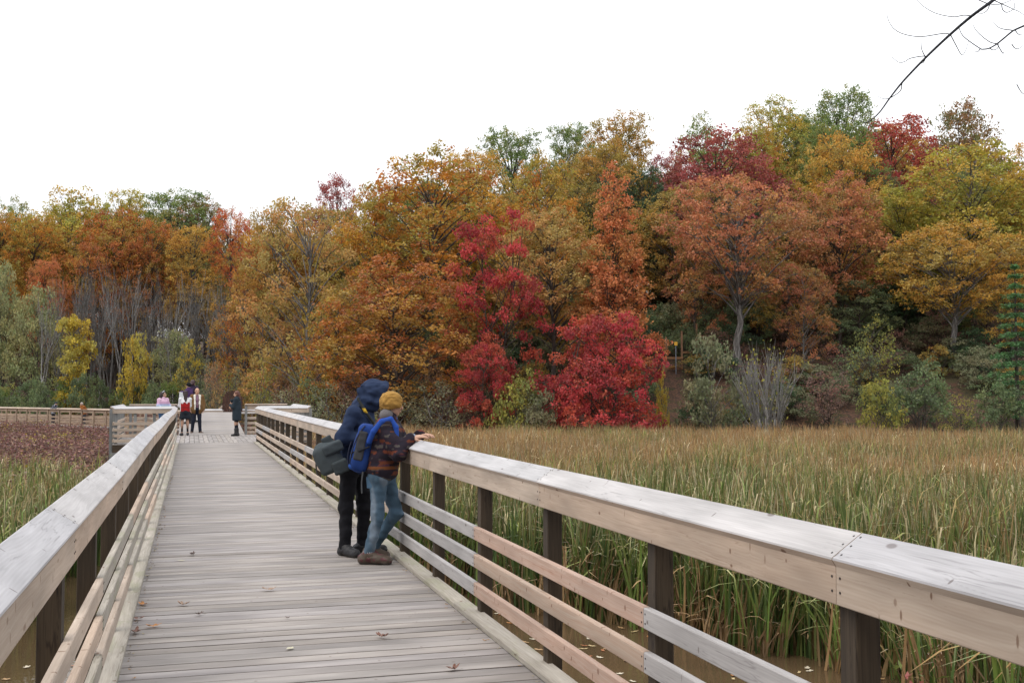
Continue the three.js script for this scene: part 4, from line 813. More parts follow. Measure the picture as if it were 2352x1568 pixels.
// one closed surface round the joined shapes (surface nets); color: rgb or a function of place
function skin(prims, { cell = 0.014, k = 0.03, wrinkle = 0, wf = 14, color = [1, 1, 1], cut = null } = {}) {
  const lo = V(1e9, 1e9, 1e9), hi = V(-1e9, -1e9, -1e9);
  for (const p of prims) {
    const add = (c, r) => { lo.min(V(c.x - r, c.y - r, c.z - r)); hi.max(V(c.x + r, c.y + r, c.z + r)); };
    if (p.t === 0) { add(p.a, p.ra); add(p.b, p.rb); } else add(p.c, p.t === 1 ? Math.max(p.r.x, p.r.y, p.r.z) : p.h.length());
  }
  const pad = 3 * cell + k * 0.4 + wrinkle; lo.subScalar(pad); hi.addScalar(pad);
  const nx = Math.ceil((hi.x - lo.x) / cell) + 1, ny = Math.ceil((hi.y - lo.y) / cell) + 1, nz = Math.ceil((hi.z - lo.z) / cell) + 1;
  const sm = (x, y, z) => {
    let d = 1e9;
    for (const p of prims) { const e = sdPrim(p, x, y, z); if (d > 1e8) { d = e; continue; } const h = Math.max(k - Math.abs(d - e), 0) / k; d = Math.min(d, e) - h * h * k * 0.25; }
    if (wrinkle) d += wrinkle * 2 * (noise3(x * wf, y * wf * 1.6, z * wf, 3) + 0.5 * noise3(x * wf * 2.3, y * wf * 2.3, z * wf * 2.3, 9));
    if (cut) d = Math.max(d, cut(x, y, z));
    return d;
  };
  const G = new Float32Array(nx * ny * nz);
  for (let c = 0, n = 0; c < nz; c++) for (let b = 0; b < ny; b++) for (let a = 0; a < nx; a++, n++) G[n] = sm(lo.x + a * cell, lo.y + b * cell, lo.z + c * cell);
  const id = new Int32Array(nx * ny * nz).fill(-1), P = [], C = [], N = [], I = [], sx = 1, sy = nx, sz = nx * ny;
  const E = [[0, 1], [2, 3], [4, 5], [6, 7], [0, 2], [1, 3], [4, 6], [5, 7], [0, 4], [1, 5], [2, 6], [3, 7]], off = [0, sx, sy, sx + sy, sz, sx + sz, sy + sz, sx + sy + sz];
  for (let c = 0; c + 1 < nz; c++) for (let b = 0; b + 1 < ny; b++) for (let a = 0; a + 1 < nx; a++) {
    const n = a + b * sy + c * sz; let m = 0, x = 0, y = 0, z = 0;
    let neg = 0; for (let q = 0; q < 8; q++) if (G[n + off[q]] < 0) neg++;
    if (neg === 0 || neg === 8) continue;
    for (const [i, j] of E) { const g0 = G[n + off[i]], g1 = G[n + off[j]]; if (g0 < 0 === g1 < 0) continue; const t = g0 / (g0 - g1); x += (i & 1) + t * ((j & 1) - (i & 1)); y += (i >> 1 & 1) + t * ((j >> 1 & 1) - (i >> 1 & 1)); z += (i >> 2) + t * ((j >> 2) - (i >> 2)); m++; }
    id[n] = P.length / 3; const px = lo.x + (a + x / m) * cell, py = lo.y + (b + y / m) * cell, pz = lo.z + (c + z / m) * cell; P.push(px, py, pz);
    const e = cell * 0.7, gx = sm(px + e, py, pz) - sm(px - e, py, pz), gy = sm(px, py + e, pz) - sm(px, py - e, pz), gz = sm(px, py, pz + e) - sm(px, py, pz - e), gl = Math.hypot(gx, gy, gz) || 1; N.push(gx / gl, gy / gl, gz / gl);
    C.push(...(typeof color === 'function' ? color(px, py, pz, gx / gl, gy / gl, gz / gl) : color));
  }
  for (let c = 1; c + 1 < nz; c++) for (let b = 1; b + 1 < ny; b++) for (let a = 1; a + 1 < nx; a++) {
    const n = a + b * sy + c * sz, g = G[n] < 0;
    const quad = (p, q, r, s, fl) => { if (p < 0 || q < 0 || r < 0 || s < 0) return; fl ? I.push(p, q, r, p, r, s) : I.push(p, r, q, p, s, r); };
    if (g !== G[n + sx] < 0) quad(id[n - sy - sz], id[n - sz], id[n], id[n - sy], g);
    if (g !== G[n + sy] < 0) quad(id[n - sx - sz], id[n - sx], id[n], id[n - sz], g);
    if (g !== G[n + sz] < 0) quad(id[n - sx - sy], id[n - sy], id[n], id[n - sx], g);
  }
  const geo = new THREE.BufferGeometry(); geo.setAttribute('position', new THREE.Float32BufferAttribute(P, 3)); geo.setAttribute('normal', new THREE.Float32BufferAttribute(N, 3)); geo.setAttribute('color', new THREE.Float32BufferAttribute(C, 3)); geo.setIndex(I);
  return geo;
}
const CLOTH = new THREE.MeshPhysicalMaterial({ vertexColors: true, roughness: 0.92, sheen: 0.25, sheenRoughness: 0.7, specularIntensity: 0.5 });
const SKINM = new THREE.MeshPhysicalMaterial({ vertexColors: true, roughness: 0.55, specularIntensity: 0.6 });
const SHOE = new THREE.MeshStandardMaterial({ vertexColors: true, roughness: 0.6 });
const HAIR = new THREE.MeshStandardMaterial({ vertexColors: true, roughness: 0.55 });
// a hand: w wrist, d finger direction, n back-of-hand normal, s side of the thumb (+1 along d x n)
function handPrims(w, d, n, s, curl = 0.5, sc = 1) {
  w = v3(w); d = v3(d).clone().normalize(); n = v3(n).clone(); n.addScaledVector(d, -n.dot(d)).normalize(); const a = V().crossVectors(d, n).multiplyScalar(s), out = [];
  const P = (x, y, z) => w.clone().addScaledVector(d, x * sc).addScaledVector(a, y * sc).addScaledVector(n, z * sc);
  out.push(cap(P(0, 0, 0), P(0.03, 0.002, 0), 0.024 * sc, 0.026 * sc), cap(P(0.03, 0.026, 0), P(0.088, 0.030, 0), 0.015 * sc, 0.012 * sc), cap(P(0.03, 0.008, 0.002), P(0.092, 0.010, 0.002), 0.016 * sc, 0.0125 * sc), cap(P(0.03, -0.010, 0), P(0.09, -0.011, 0), 0.016 * sc, 0.012 * sc), cap(P(0.03, -0.024, 0), P(0.083, -0.030, 0), 0.014 * sc, 0.011 * sc));
  [[0.030, 0.088, 0.074], [0.010, 0.092, 0.082], [-0.011, 0.09, 0.076], [-0.030, 0.083, 0.06]].forEach(([y, x, l], i) => {
    let p = P(x, y, 0), ang = curl * 0.35; const seg = [0.45, 0.32, 0.23];
    for (let k = 0; k < 3; k++) { const e = p.clone().addScaledVector(d, Math.cos(ang) * l * seg[k] * sc).addScaledVector(n, -Math.sin(ang) * l * seg[k] * sc).addScaledVector(a, y * 0.06 * sc); out.push(cap(p, e, (0.0095 - 0.001 * k) * sc, (0.0088 - 0.001 * k) * sc)); p = e; ang += curl * 0.75; }
  });
  const t0 = P(0.022, 0.026, -0.006), t1 = P(0.052, 0.050, -0.016), t2 = P(0.078, 0.056, -0.024), t3 = P(0.098, 0.052, -0.03); out.push(cap(t0, t1, 0.014 * sc, 0.0115 * sc), cap(t1, t2, 0.011 * sc, 0.0095 * sc), cap(t2, t3, 0.0095 * sc, 0.008 * sc));
  return out;
}
// a head with its face: c centre, f forward, u up
function headGeo(c, f, u, tone, sc = 1, cell = 0.006, extra = {}) {
  c = v3(c); f = v3(f).clone().normalize(); u = v3(u).clone().addScaledVector(f, -v3(u).dot(f)).normalize(); const r = V().crossVectors(f, u);
  const P = (x, y, z) => c.clone().addScaledVector(r, x * sc).addScaledVector(u, y * sc).addScaledVector(f, z * sc);
  const M = new THREE.Matrix4().makeBasis(r, u, f), q = new THREE.Quaternion().setFromRotationMatrix(M);
  const E = (x, y, z, a, b, d) => ell(P(x, y, z), [a * sc, b * sc, d * sc], q);
  const prims = [E(0, 0.03, -0.01, 0.076, 0.088, 0.096), E(0, -0.045, 0.022, 0.058, 0.066, 0.068), E(0, -0.088, 0.052, 0.026, 0.02, 0.024), cap(P(0, 0.012, 0.088), P(0, -0.03, 0.108), 0.009 * sc, 0.014 * sc), E(0.078, -0.012, -0.008, 0.010, 0.03, 0.018), E(-0.078, -0.012, -0.008, 0.010, 0.03, 0.018), cap(P(-0.035, 0.026, 0.078), P(0.035, 0.026, 0.078), 0.012 * sc), E(0.04, -0.03, 0.06, 0.022, 0.022, 0.02), E(-0.04, -0.03, 0.06, 0.022, 0.022, 0.02), cap(P(-0.02, -0.062, 0.086), P(0.02, -0.062, 0.086), 0.009 * sc), cap(P(0, -0.06, -0.02), P(0, -0.16, -0.035), 0.052 * sc, 0.056 * sc)];
  const inv = q.clone().invert();
  return skin(prims, {
    cell, k: 0.02 * sc, color: (x, y, z) => {
      const p = V(x, y, z).sub(c).applyQuaternion(inv).multiplyScalar(1 / sc);
      if (p.z > 0.06 && Math.abs(Math.abs(p.x) - 0.032) < 0.013 && Math.abs(p.y - 0.005) < 0.006) return [0.05, 0.04, 0.035];
      if (p.z > 0.06 && Math.abs(Math.abs(p.x) - 0.033) < 0.018 && Math.abs(p.y - 0.027) < 0.005) return extra.brow ?? [0.07, 0.05, 0.04];
      if (p.z > 0.07 && Math.abs(p.x) < 0.024 && Math.abs(p.y + 0.062) < 0.006) return [tone[0] * 0.85, tone[1] * 0.55, tone[2] * 0.5];
      return tone;
    },
  });
}
const limb = (J, s, grow, a, b, ra, rb) => cap(J[a + s], J[b + s], ra + grow, rb + grow);
function figure({ label, pos, turn, J, tone, sc = 1, cell = 0.014, headF, headU = [0, 1, 0], hands = [], pieces = [], group, face = {} }) {
  const o = thing('person', label, 'person', pos, turn, group);
  const g = 0, body = [cap(J.neck, J.chest, 0.05 * sc, 0.10 * sc), cap(J.chest, J.waist, 0.12 * sc, 0.105 * sc), cap(J.waist, J.pelvis, 0.105 * sc, 0.115 * sc)];
  for (const s of ['R', 'L']) body.push(cap(J.chest, J['sh' + s], 0.08 * sc, 0.055 * sc), limb(J, s, g, 'sh', 'el', 0.048 * sc, 0.038 * sc), limb(J, s, g, 'el', 'wr', 0.038 * sc, 0.026 * sc), limb(J, s, g, 'hip', 'kn', 0.078 * sc, 0.052 * sc), limb(J, s, g, 'kn', 'an', 0.052 * sc, 0.036 * sc), limb(J, s, g, 'an', 'to', 0.038 * sc, 0.03 * sc));
  body.push(cap(J.neck, v3(J.head), 0.05 * sc, 0.05 * sc));
  const parts = [skin(body, { cell: cell * 1.1, k: 0.04 * sc, color: tone }), headGeo(J.head, headF, headU, tone, sc, cell < 0.015 ? 0.006 : 0.009, face)];
  for (const h of hands) parts.push(skin(handPrims(...h, sc), { cell: cell < 0.015 ? 0.0042 : 0.006, k: 0.006 * sc, color: tone }));
  part('body', mergeGeometries(parts), SKINM, o);
  for (const [name, prims, opt, mat = CLOTH] of pieces) part(name, skin(prims, { cell, k: 0.035 * sc, ...opt }), mat, o);
  return o;
}
const jacketPrims = (J, sc, g, hem, { waistR = 0.115, chestR = 0.13 } = {}) => {
  const out = [cap(J.neck, J.chest, 0.07 * sc + g, 0.115 * sc + g), cap(J.chest, J.waist, chestR * sc + g, waistR * sc + g), cap(J.waist, hem, waistR * sc + g, (waistR + 0.012) * sc + g)];
  for (const s of ['R', 'L']) out.push(cap(J.chest, J['sh' + s], 0.095 * sc + g, 0.062 * sc + g), cap(J['sh' + s], J['el' + s], 0.058 * sc + g, 0.05 * sc + g), cap(J['el' + s], J['wr' + s], 0.05 * sc + g, 0.038 * sc + g));
  const d = V().subVectors(v3(J.shL), v3(J.shR)).normalize().multiplyScalar(0.06 * sc);
  for (const k of [-1, 1]) out.push(cap(v3(J.chest).clone().addScaledVector(d, k), v3(J.waist).clone().addScaledVector(d, k), (chestR - 0.012) * sc + g, (waistR - 0.006) * sc + g), cap(v3(J.waist).clone().addScaledVector(d, k), v3(hem).clone().addScaledVector(d, k * 1.1), (waistR - 0.006) * sc + g, waistR * sc + g));
  return out;
};
const trouserPrims = (J, sc, g, ank = 1, slim = 0) => {
  const out = [cap(J.waist, J.pelvis, 0.10 * sc + g, 0.12 * sc + g)];
  for (const s of ['R', 'L']) { const an = v3(J['kn' + s]).clone().lerp(v3(J['an' + s]), ank); out.push(cap(J.pelvis, J['hip' + s], 0.11 * sc + g, 0.10 * sc + g), cap(J['hip' + s], J['kn' + s], 0.088 * sc + g, (0.062 - slim) * sc + g), cap(J['kn' + s], an, (0.062 - slim) * sc + g, (0.05 - slim) * sc + g)); }
  return out;
};
const shoePrims = (J, sc, s, r = 0.046) => { const a = v3(J['an' + s]), t = v3(J['to' + s]), d = V(t.x - a.x, 0, t.z - a.z).normalize(), h = a.clone().addScaledVector(d, -0.05 * sc), m = a.clone().lerp(t, 0.5); h.y = a.y - 0.04 * sc; m.y = lerp(a.y, t.y, 0.75); return [cap(h, a, r * 0.9 * sc, r * 0.95 * sc), cap(h, t, r * 0.82 * sc, r * 0.78 * sc), cap(a, m, r * 0.92 * sc, r * 0.8 * sc), cap(m, t, r * 0.8 * sc, r * 0.72 * sc)]; };

// --- the two people at the right railing; local x is to the right as the camera sees them, z is towards the camera
const NAVY = [0.022, 0.035, 0.075], BLACK = [0.012, 0.012, 0.016];
{
  const d = EYE * F / 370, p = ud((807 - CX) / F * d, d), J = {
    head: [0.205, 1.575, -0.02], neck: [0.15, 1.445, -0.01], chest: [0.085, 1.30, 0], waist: [0.04, 1.06, 0], pelvis: [0.025, 0.90, 0],
    shR: [0.045, 1.385, 0.175], elR: [-0.055, 1.15, 0.25], wrR: [0.21, 1.13, 0.16], shL: [0.12, 1.385, -0.175], elL: [0.15, 1.13, -0.24], wrL: [0.37, 1.17, -0.12],
    hipR: [0.0, 0.87, 0.085], knR: [-0.03, 0.47, 0.10], anR: [-0.035, 0.085, 0.10], toR: [0.085, 0.035, 0.22], hipL: [0.075, 0.87, -0.085], knL: [0.125, 0.46, -0.07], anL: [0.11, 0.085, -0.06], toL: [0.31, 0.035, -0.1],
  };
  const bl = (x, y, z) => { const v = 0.9 + 0.35 * noise3(x * 30, y * 30, z * 30, 4); return [0.022 * v, 0.037 * v, 0.085 * v]; };
  const hood = [ell([0.19, 1.595, -0.02], [0.118, 0.130, 0.106], eul(0, 0, -0.35)), ell([0.25, 1.61, -0.03], [0.09, 0.105, 0.095], eul(0, 0, -0.5)), cap([0.13, 1.46, -0.01], [0.185, 1.55, -0.02], 0.10, 0.11), ell([0.115, 1.455, 0], [0.12, 0.06, 0.125]), cap([0.335, 1.675, -0.03], [0.325, 1.61, 0.045], 0.024), cap([0.325, 1.61, 0.045], [0.285, 1.50, 0.05], 0.024), cap([0.285, 1.50, 0.05], [0.235, 1.43, 0.02], 0.026), cap([0.335, 1.675, -0.03], [0.30, 1.66, -0.11], 0.024), cap([0.12, 1.66, 0.09], [0.2, 1.52, 0.11], 0.016), cap([0.08, 1.62, 0.085], [0.14, 1.47, 0.115], 0.018)];
  figure({
    label: 'person in a navy hooded sweatshirt and black trousers leaning toward the right railing', pos: [p.x, 0.002, p.z], turn: -YAW, J, tone: [0.50, 0.30, 0.21], cell: 0.012, headF: [0.95, -0.18, -0.35],
    hands: [[[0.37, 1.17, -0.12], [1, 0.12, 0.25], [0, 1, 0.1], -1, 0.5], [[0.22, 1.135, 0.155], [1, 0.2, -0.3], [0, 1, 0.3], 1, 0.7]],
    pieces: [
      ['trousers', trouserPrims(J, 1, 0.006, 0.97), { color: BLACK, wrinkle: 0.010, wf: 13, cell: 0.010 }],
      ['sweatshirt', jacketPrims(J, 1.02, 0.012, [0.028, 0.905, 0]), { color: bl, wrinkle: 0.016, wf: 10, cell: 0.010 }],
      ['hood', hood, { color: bl, wrinkle: 0.014, wf: 13, cell: 0.010, k: 0.05, cut: (x, y, z) => 0.075 - Math.hypot((x - 0.375) * 0.8, y - 1.575, z + 0.055) }],
      ['shoe', shoePrims(J, 1, 'R', 0.05), { color: (x, y) => y < 0.022 ? [0.03, 0.028, 0.027] : [0.022, 0.022, 0.026], wrinkle: 0.005, wf: 30, cell: 0.009, cut: (x, y) => 0.001 - y }, SHOE],
      ['shoe', shoePrims(J, 1, 'L', 0.05), { color: (x, y) => y < 0.022 ? [0.03, 0.028, 0.027] : [0.022, 0.022, 0.026], wrinkle: 0.005, wf: 30, cell: 0.009, cut: (x, y) => 0.001 - y }, SHOE],
      ['camera_strap', [cap([0.085, 1.53, 0.105], [0.16, 1.41, 0.16], 0.016), cap([0.16, 1.41, 0.16], [0.25, 1.28, 0.13], 0.014)], { cell: 0.006, k: 0.004, color: (x, y) => y < 1.44 && y > 1.395 ? [0.5, 0.32, 0.03] : [0.03, 0.032, 0.03] }],
    ],
  });
  // grey shoulder bag on the hip
  const b = thing('shoulder_bag', 'grey shoulder bag hanging at the hip of the hooded person', 'bag', [p.x, 0.002, p.z], -YAW), q = eul(0, 0.15, 0.42), GR = [0.060, 0.074, 0.082];
  part('bag_body', skin([box([-0.165, 0.955, 0.30], [0.125, 0.14, 0.085], 0.05, q), ell([-0.20, 0.99, 0.30], [0.11, 0.13, 0.09], q)], { cell: 0.011, k: 0.04, color: GR, wrinkle: 0.007, wf: 10 }), CLOTH, b);
  part('flap', skin([box([-0.13, 1.06, 0.31], [0.10, 0.055, 0.10], 0.03, q), box([-0.175, 1.115, 0.30], [0.05, 0.06, 0.02], 0.015, eul(0, 0.2, 0.5))], { cell: 0.009, k: 0.02, color: [0.05, 0.062, 0.07], wrinkle: 0.006, wf: 14 }), CLOTH, b);
  part('front_pocket', skin([box([-0.045, 0.885, 0.36], [0.075, 0.065, 0.035], 0.022, eul(0.1, 0.2, 0.35))], { cell: 0.008, k: 0.01, color: [0.052, 0.064, 0.07], wrinkle: 0.004, wf: 18 }), CLOTH, b);
  const st = new Tubes(); st.add(bez(V(-0.05, 1.08, 0.30), V(0.02, 1.36, 0.27), V(0.10, 1.475, 0.09), 10), Array(11).fill(0.014), 6);
  part('strap', st.geo(), new THREE.MeshStandardMaterial({ color: new THREE.Color().setRGB(0.025, 0.03, 0.034), roughness: 0.8 }), b);
  const s2 = new Tubes(); s2.add(bez(V(-0.28, 0.98, 0.29), V(-0.30, 0.88, 0.33), V(-0.265, 0.80, 0.33), 6), Array(7).fill(0.008), 5); part('loose_strap', s2.geo(), MAT.screw, b);
}
{
  const d = EYE * F / 388.5, p = ud((869 - CX) / F * d, d), J = {
    head: [0.128, 1.475, -0.01], neck: [0.092, 1.36, 0], chest: [0.072, 1.19, 0], waist: [0.05, 0.97, 0], pelvis: [0.03, 0.83, 0],
    shR: [0.08, 1.275, 0.155], elR: [0.215, 1.03, 0.205], wrR: [0.315, 1.165, 0.13], shL: [0.11, 1.275, -0.155], elL: [0.26, 1.06, -0.19], wrL: [0.38, 1.18, -0.10],
    hipR: [0.012, 0.80, 0.082], knR: [0.012, 0.44, 0.095], anR: [-0.075, 0.085, 0.09], toR: [0.105, 0.035, 0.115], hipL: [0.062, 0.80, -0.082], knL: [0.165, 0.455, -0.10], anL: [-0.065, 0.115, -0.16], toL: [0.055, 0.035, -0.18],
  };
  const fleece = (x, y, z) => {
    const n = noise3(x * 26, y * 34, z * 26, 12), m = noise3(x * 60, y * 60, z * 60, 20), b = Math.sin(y * 62 + 2.5 * noise3(x * 12, 0, z * 12, 2));
    if (y < 0.905 && y > 0.875) return n > 0 ? [0.17, 0.06, 0.022] : [0.09, 0.05, 0.04];
    if (b > 0.45 && n > 0.02) return [0.13 + m * 0.1, 0.038, 0.022];
    if (b < -0.5 && n > 0.06) return [0.085, 0.075, 0.07];
    return n > 0.12 ? [0.06, 0.028, 0.05] : [0.022 + m * 0.012, 0.016, 0.026];
  };
  const jeans = (x, y, z) => { const n = noise3(x * 9, y * 6, z * 9, 31), w = noise3(x * 50, y * 50, z * 50, 8), v = 1 + 0.9 * n + 0.35 * w, worn = smooth(0.02, 0.22, noise3(x * 14, y * 4, z * 14, 41)); return [lerp(0.06, 0.155, worn) * v, lerp(0.105, 0.20, worn) * v, lerp(0.155, 0.255, worn) * v]; };
  const mustard = (x, y, z) => { const v = 0.95 + 0.5 * noise3(x * 70, y * 70, z * 70, 17); return [0.36 * v, 0.20 * v, 0.05 * v]; };
  const brown = (x, y, z) => y < 0.022 ? [0.05, 0.042, 0.035] : noise3(x * 30, y * 30, z * 30, 3) > 0.08 ? [0.10, 0.03, 0.035] : [0.075, 0.052, 0.038];
  figure({
    label: 'person in a mustard knit beanie, patterned fleece and blue jeans with forearms on the railing', pos: [p.x, 0.002, p.z], turn: -YAW, J, tone: [0.52, 0.31, 0.225], sc: 0.95, cell: 0.012, headF: [0.9, -0.05, -0.45],
    hands: [[[0.325, 1.172, 0.128], [1, 0.13, -0.15], [0.05, 1, 0.25], 1, 0.35], [[0.38, 1.185, -0.10], [1, 0.1, 0.5], [0, 1, 0], -1, 0.5]],
    pieces: [
      ['jeans', trouserPrims(J, 0.95, 0.003, 0.98, 0.004), { color: jeans, wrinkle: 0.011, wf: 12, cell: 0.010 }],
      ['jeans_pocket', [box([-0.062, 0.755, 0.118], [0.008, 0.055, 0.045], 0.006, eul(0, 0.75, 0.1))], { cell: 0.008, k: 0.01, color: [0.075, 0.145, 0.23] }],
      ['fleece_jacket', jacketPrims(J, 0.97, 0.02, [0.045, 0.885, 0], { waistR: 0.12 }), { color: fleece, wrinkle: 0.014, wf: 12, cell: 0.010 }],
      ['collar', [cap([0.09, 1.385, 0.045], [0.10, 1.385, -0.045], 0.055), cap([0.075, 1.375, 0.03], [0.075, 1.375, -0.03], 0.058)], { color: [0.16, 0.15, 0.155], cell: 0.009 }],
      ['cuff', [cap([0.285, 1.125, 0.15], [0.335, 1.178, 0.126], 0.041, 0.036)], { cell: 0.007, color: (x, y, z) => noise3(x * 60, y * 60, z * 60, 6) > 0.05 ? [0.24, 0.28, 0.36] : [0.48, 0.48, 0.5] }],
      ['beanie', [ell([0.122, 1.515, -0.008], [0.108, 0.092, 0.105], eul(0, 0, -0.12)), ell([0.115, 1.475, -0.008], [0.104, 0.062, 0.10], eul(0, 0, -0.12))], { color: mustard, cell: 0.008, wrinkle: 0.007, wf: 34, cut: (x, y, z) => Math.max(1.432 + (x - 0.12) * 0.18 - y, 0.075 - Math.hypot(x - 0.235, y - 1.43, (z + 0.07) * 0.9)) }],
      ['shoe', shoePrims(J, 1, 'R', 0.052), { color: brown, wrinkle: 0.005, wf: 30, cell: 0.009, cut: (x, y) => 0.001 - y }, SHOE],
      ['shoe', shoePrims(J, 0.97, 'L', 0.05), { color: brown, wrinkle: 0.005, wf: 30, cell: 0.009, cut: (x, y) => 0.001 - y }, SHOE],
      ['frayed_hem', Array.from({ length: 16 }, (_, k) => { const a = k / 16 * 6.283, r = 0.047; return cap([-0.073 + Math.cos(a) * r, 0.115, 0.09 + Math.sin(a) * r], [-0.073 + Math.cos(a) * (r + 0.006), 0.06 + 0.02 * Math.sin(k * 2.3), 0.09 + Math.sin(a) * (r + 0.006)], 0.006, 0.003); }), { cell: 0.0045, k: 0.004, color: [0.5, 0.52, 0.54] }],
    ],
  });
  const b = thing('backpack', 'bright blue backpack worn by the person in the mustard beanie', 'backpack', [p.x, 0.002, p.z], -YAW), q = eul(0, 0.1, -0.22), BL = (x, y, z) => { const v = 0.9 + 0.5 * noise3(x * 18, y * 18, z * 18, 7); return [0.016 * v, 0.05 * v, 0.22 * v]; };
  part('pack_body', skin([box([-0.135, 1.075, 0.03], [0.085, 0.225, 0.145], 0.06, q), ell([-0.16, 1.0, 0.03], [0.09, 0.155, 0.13], q)], { cell: 0.011, k: 0.04, color: BL, wrinkle: 0.008, wf: 9 }), CLOTH, b);
  part('front_pocket', skin([box([-0.208, 1.0, 0.05], [0.036, 0.125, 0.10], 0.033, q)], { cell: 0.010, k: 0.01, color: [0.026, 0.085, 0.34], wrinkle: 0.006, wf: 12 }), CLOTH, b);
  part('side_panel', skin([box([-0.14, 1.10, 0.165], [0.045, 0.14, 0.022], 0.02, q)], { cell: 0.009, k: 0.01, color: [0.05, 0.052, 0.06], wrinkle: 0.004, wf: 16 }), CLOTH, b);
  { const zip = new Tubes(), zm = new THREE.MeshStandardMaterial({ color: new THREE.Color().setRGB(0.012, 0.016, 0.04), roughness: 0.7 });
    zip.add(bez(V(-0.245, 0.93, 0.145), V(-0.20, 1.18, 0.20), V(-0.10, 1.285, 0.165), 12), Array(13).fill(0.006), 5); part('zip', zip.geo(), zm, b);
    const hem = new Tubes(); hem.add(bez(V(-0.262, 0.90, 0.10), V(-0.285, 1.02, 0.10), V(-0.235, 1.135, 0.10), 8), Array(9).fill(0.006), 5); part('pocket_zip', hem.geo(), zm, b);
    part('compression_strap', skin([cap([-0.235, 1.03, 0.14], [-0.15, 1.055, 0.19], 0.009), cap([-0.15, 1.055, 0.19], [-0.06, 1.09, 0.185], 0.009)], { cell: 0.006, k: 0.004, color: [0.02, 0.022, 0.03] }), CLOTH, b);
  }
  const strap = (pts, w) => skin(pts.slice(0, -1).map((a, k) => cap(a, pts[k + 1], w)), { cell: 0.008, k: 0.01, color: [0.02, 0.07, 0.34] });
  part('shoulder_strap', strap([[-0.06, 1.14, 0.185], [-0.015, 1.235, 0.225], [0.06, 1.325, 0.215], [0.135, 1.345, 0.165], [0.185, 1.27, 0.165], [0.19, 1.15, 0.17]], 0.026), CLOTH, b);
  part('shoulder_strap', strap([[-0.05, 1.2, -0.15], [0.03, 1.33, -0.18], [0.14, 1.34, -0.15], [0.19, 1.2, -0.15]], 0.024), CLOTH, b);
  part('loose_strap', (() => { const t = new Tubes(); t.add([V(-0.12, 0.86, 0.15), V(-0.13, 0.76, 0.16), V(-0.128, 0.66, 0.155)], [0.008, 0.008, 0.008], 5); return t.geo(); })(), new THREE.MeshStandardMaterial({ color: new THREE.Color().setRGB(0.06, 0.065, 0.075), roughness: 0.8 }), b);
}
// --- figures on the platform; local z is the way they face
function joints(h, o = {}) {
  const s = h / 1.75, J = { head: [0, 1.63, 0.02], neck: [0, 1.49, 0], chest: [0, 1.30, 0], waist: [0, 1.08, 0], pelvis: [0, 0.94, 0], shR: [-0.175, 1.42, 0], elR: [-0.235, 1.14, -0.03], wrR: [-0.23, 0.90, 0.05], shL: [0.175, 1.42, 0], elL: [0.235, 1.14, -0.03], wrL: [0.23, 0.90, 0.05], hipR: [-0.085, 0.92, 0], knR: [-0.10, 0.5, 0.02], anR: [-0.11, 0.085, 0], toR: [-0.14, 0.035, 0.15], hipL: [0.085, 0.92, 0], knL: [0.10, 0.5, 0.02], anL: [0.11, 0.085, 0], toL: [0.14, 0.035, 0.15], ...o };
  for (const k in J) J[k] = J[k].map(v => v * s); return [J, s];
}
const FC = 0.02;
const onDeck = (px, d, y = 0) => { const p = at(px, 900, d); return [p.x, y, p.z]; };
const faceCam = p => Math.atan2(-p[0], -p[2]);                         // turn so that local z points to the camera
const simple = ({ label, px, d, y = 0, turn = 0, h, tone, o = {}, pieces, hands, headF = [0, 0, 1], face }) => {
  const [J, s] = joints(h, o), pos = onDeck(px, d, y + 0.002), hd = hands ?? [[J.wrR, [0, -1, 0.15], [-1, 0, 0], 1, 0.6], [J.wrL, [0, -1, 0.15], [1, 0, 0], -1, 0.6]];
  return figure({ label, pos, turn: faceCam(pos) + turn, J, tone, sc: s, cell: FC, headF, hands: hd, pieces: pieces(J, s), face });
};
const hairCap = (J, s, col, long, back = [0, 0, -1]) => {
  const c = v3(J.head), b = v3(back), P = (x, y, z) => [c.x + x * s, c.y + y * s, c.z + z * s], out = [ell(P(b.x * 0.02, 0.045, b.z * 0.02), [0.092 * s, 0.09 * s, 0.10 * s]), ell(P(b.x * 0.045, 0.0, b.z * 0.045), [0.085 * s, 0.11 * s, 0.075 * s])];
  if (long) out.push(cap(P(b.x * 0.06, -0.02, b.z * 0.06), P(b.x * 0.12, -long, b.z * 0.12), 0.085 * s, 0.05 * s));
  return ['hair', out, { cell: 0.012, k: 0.03, color: (x, y, z) => { const v = 0.8 + 0.8 * (noise3(x * 40, y * 6, z * 40, 4) + 0.3); return col.map(q => q * v); }, wrinkle: 0.006, wf: 20, cut: (x, y, z) => { const f = (x - c.x) * -b.x + (z - c.z) * -b.z; return Math.max(-1, Math.min(f - 0.05 * s, c.y + 0.055 * s - y)); } }, HAIR];
};
const shoes = (J, s, col) => ['R', 'L'].map(k => ['shoe', shoePrims(J, s, k, 0.045), { cell: 0.014, color: col }, SHOE]);
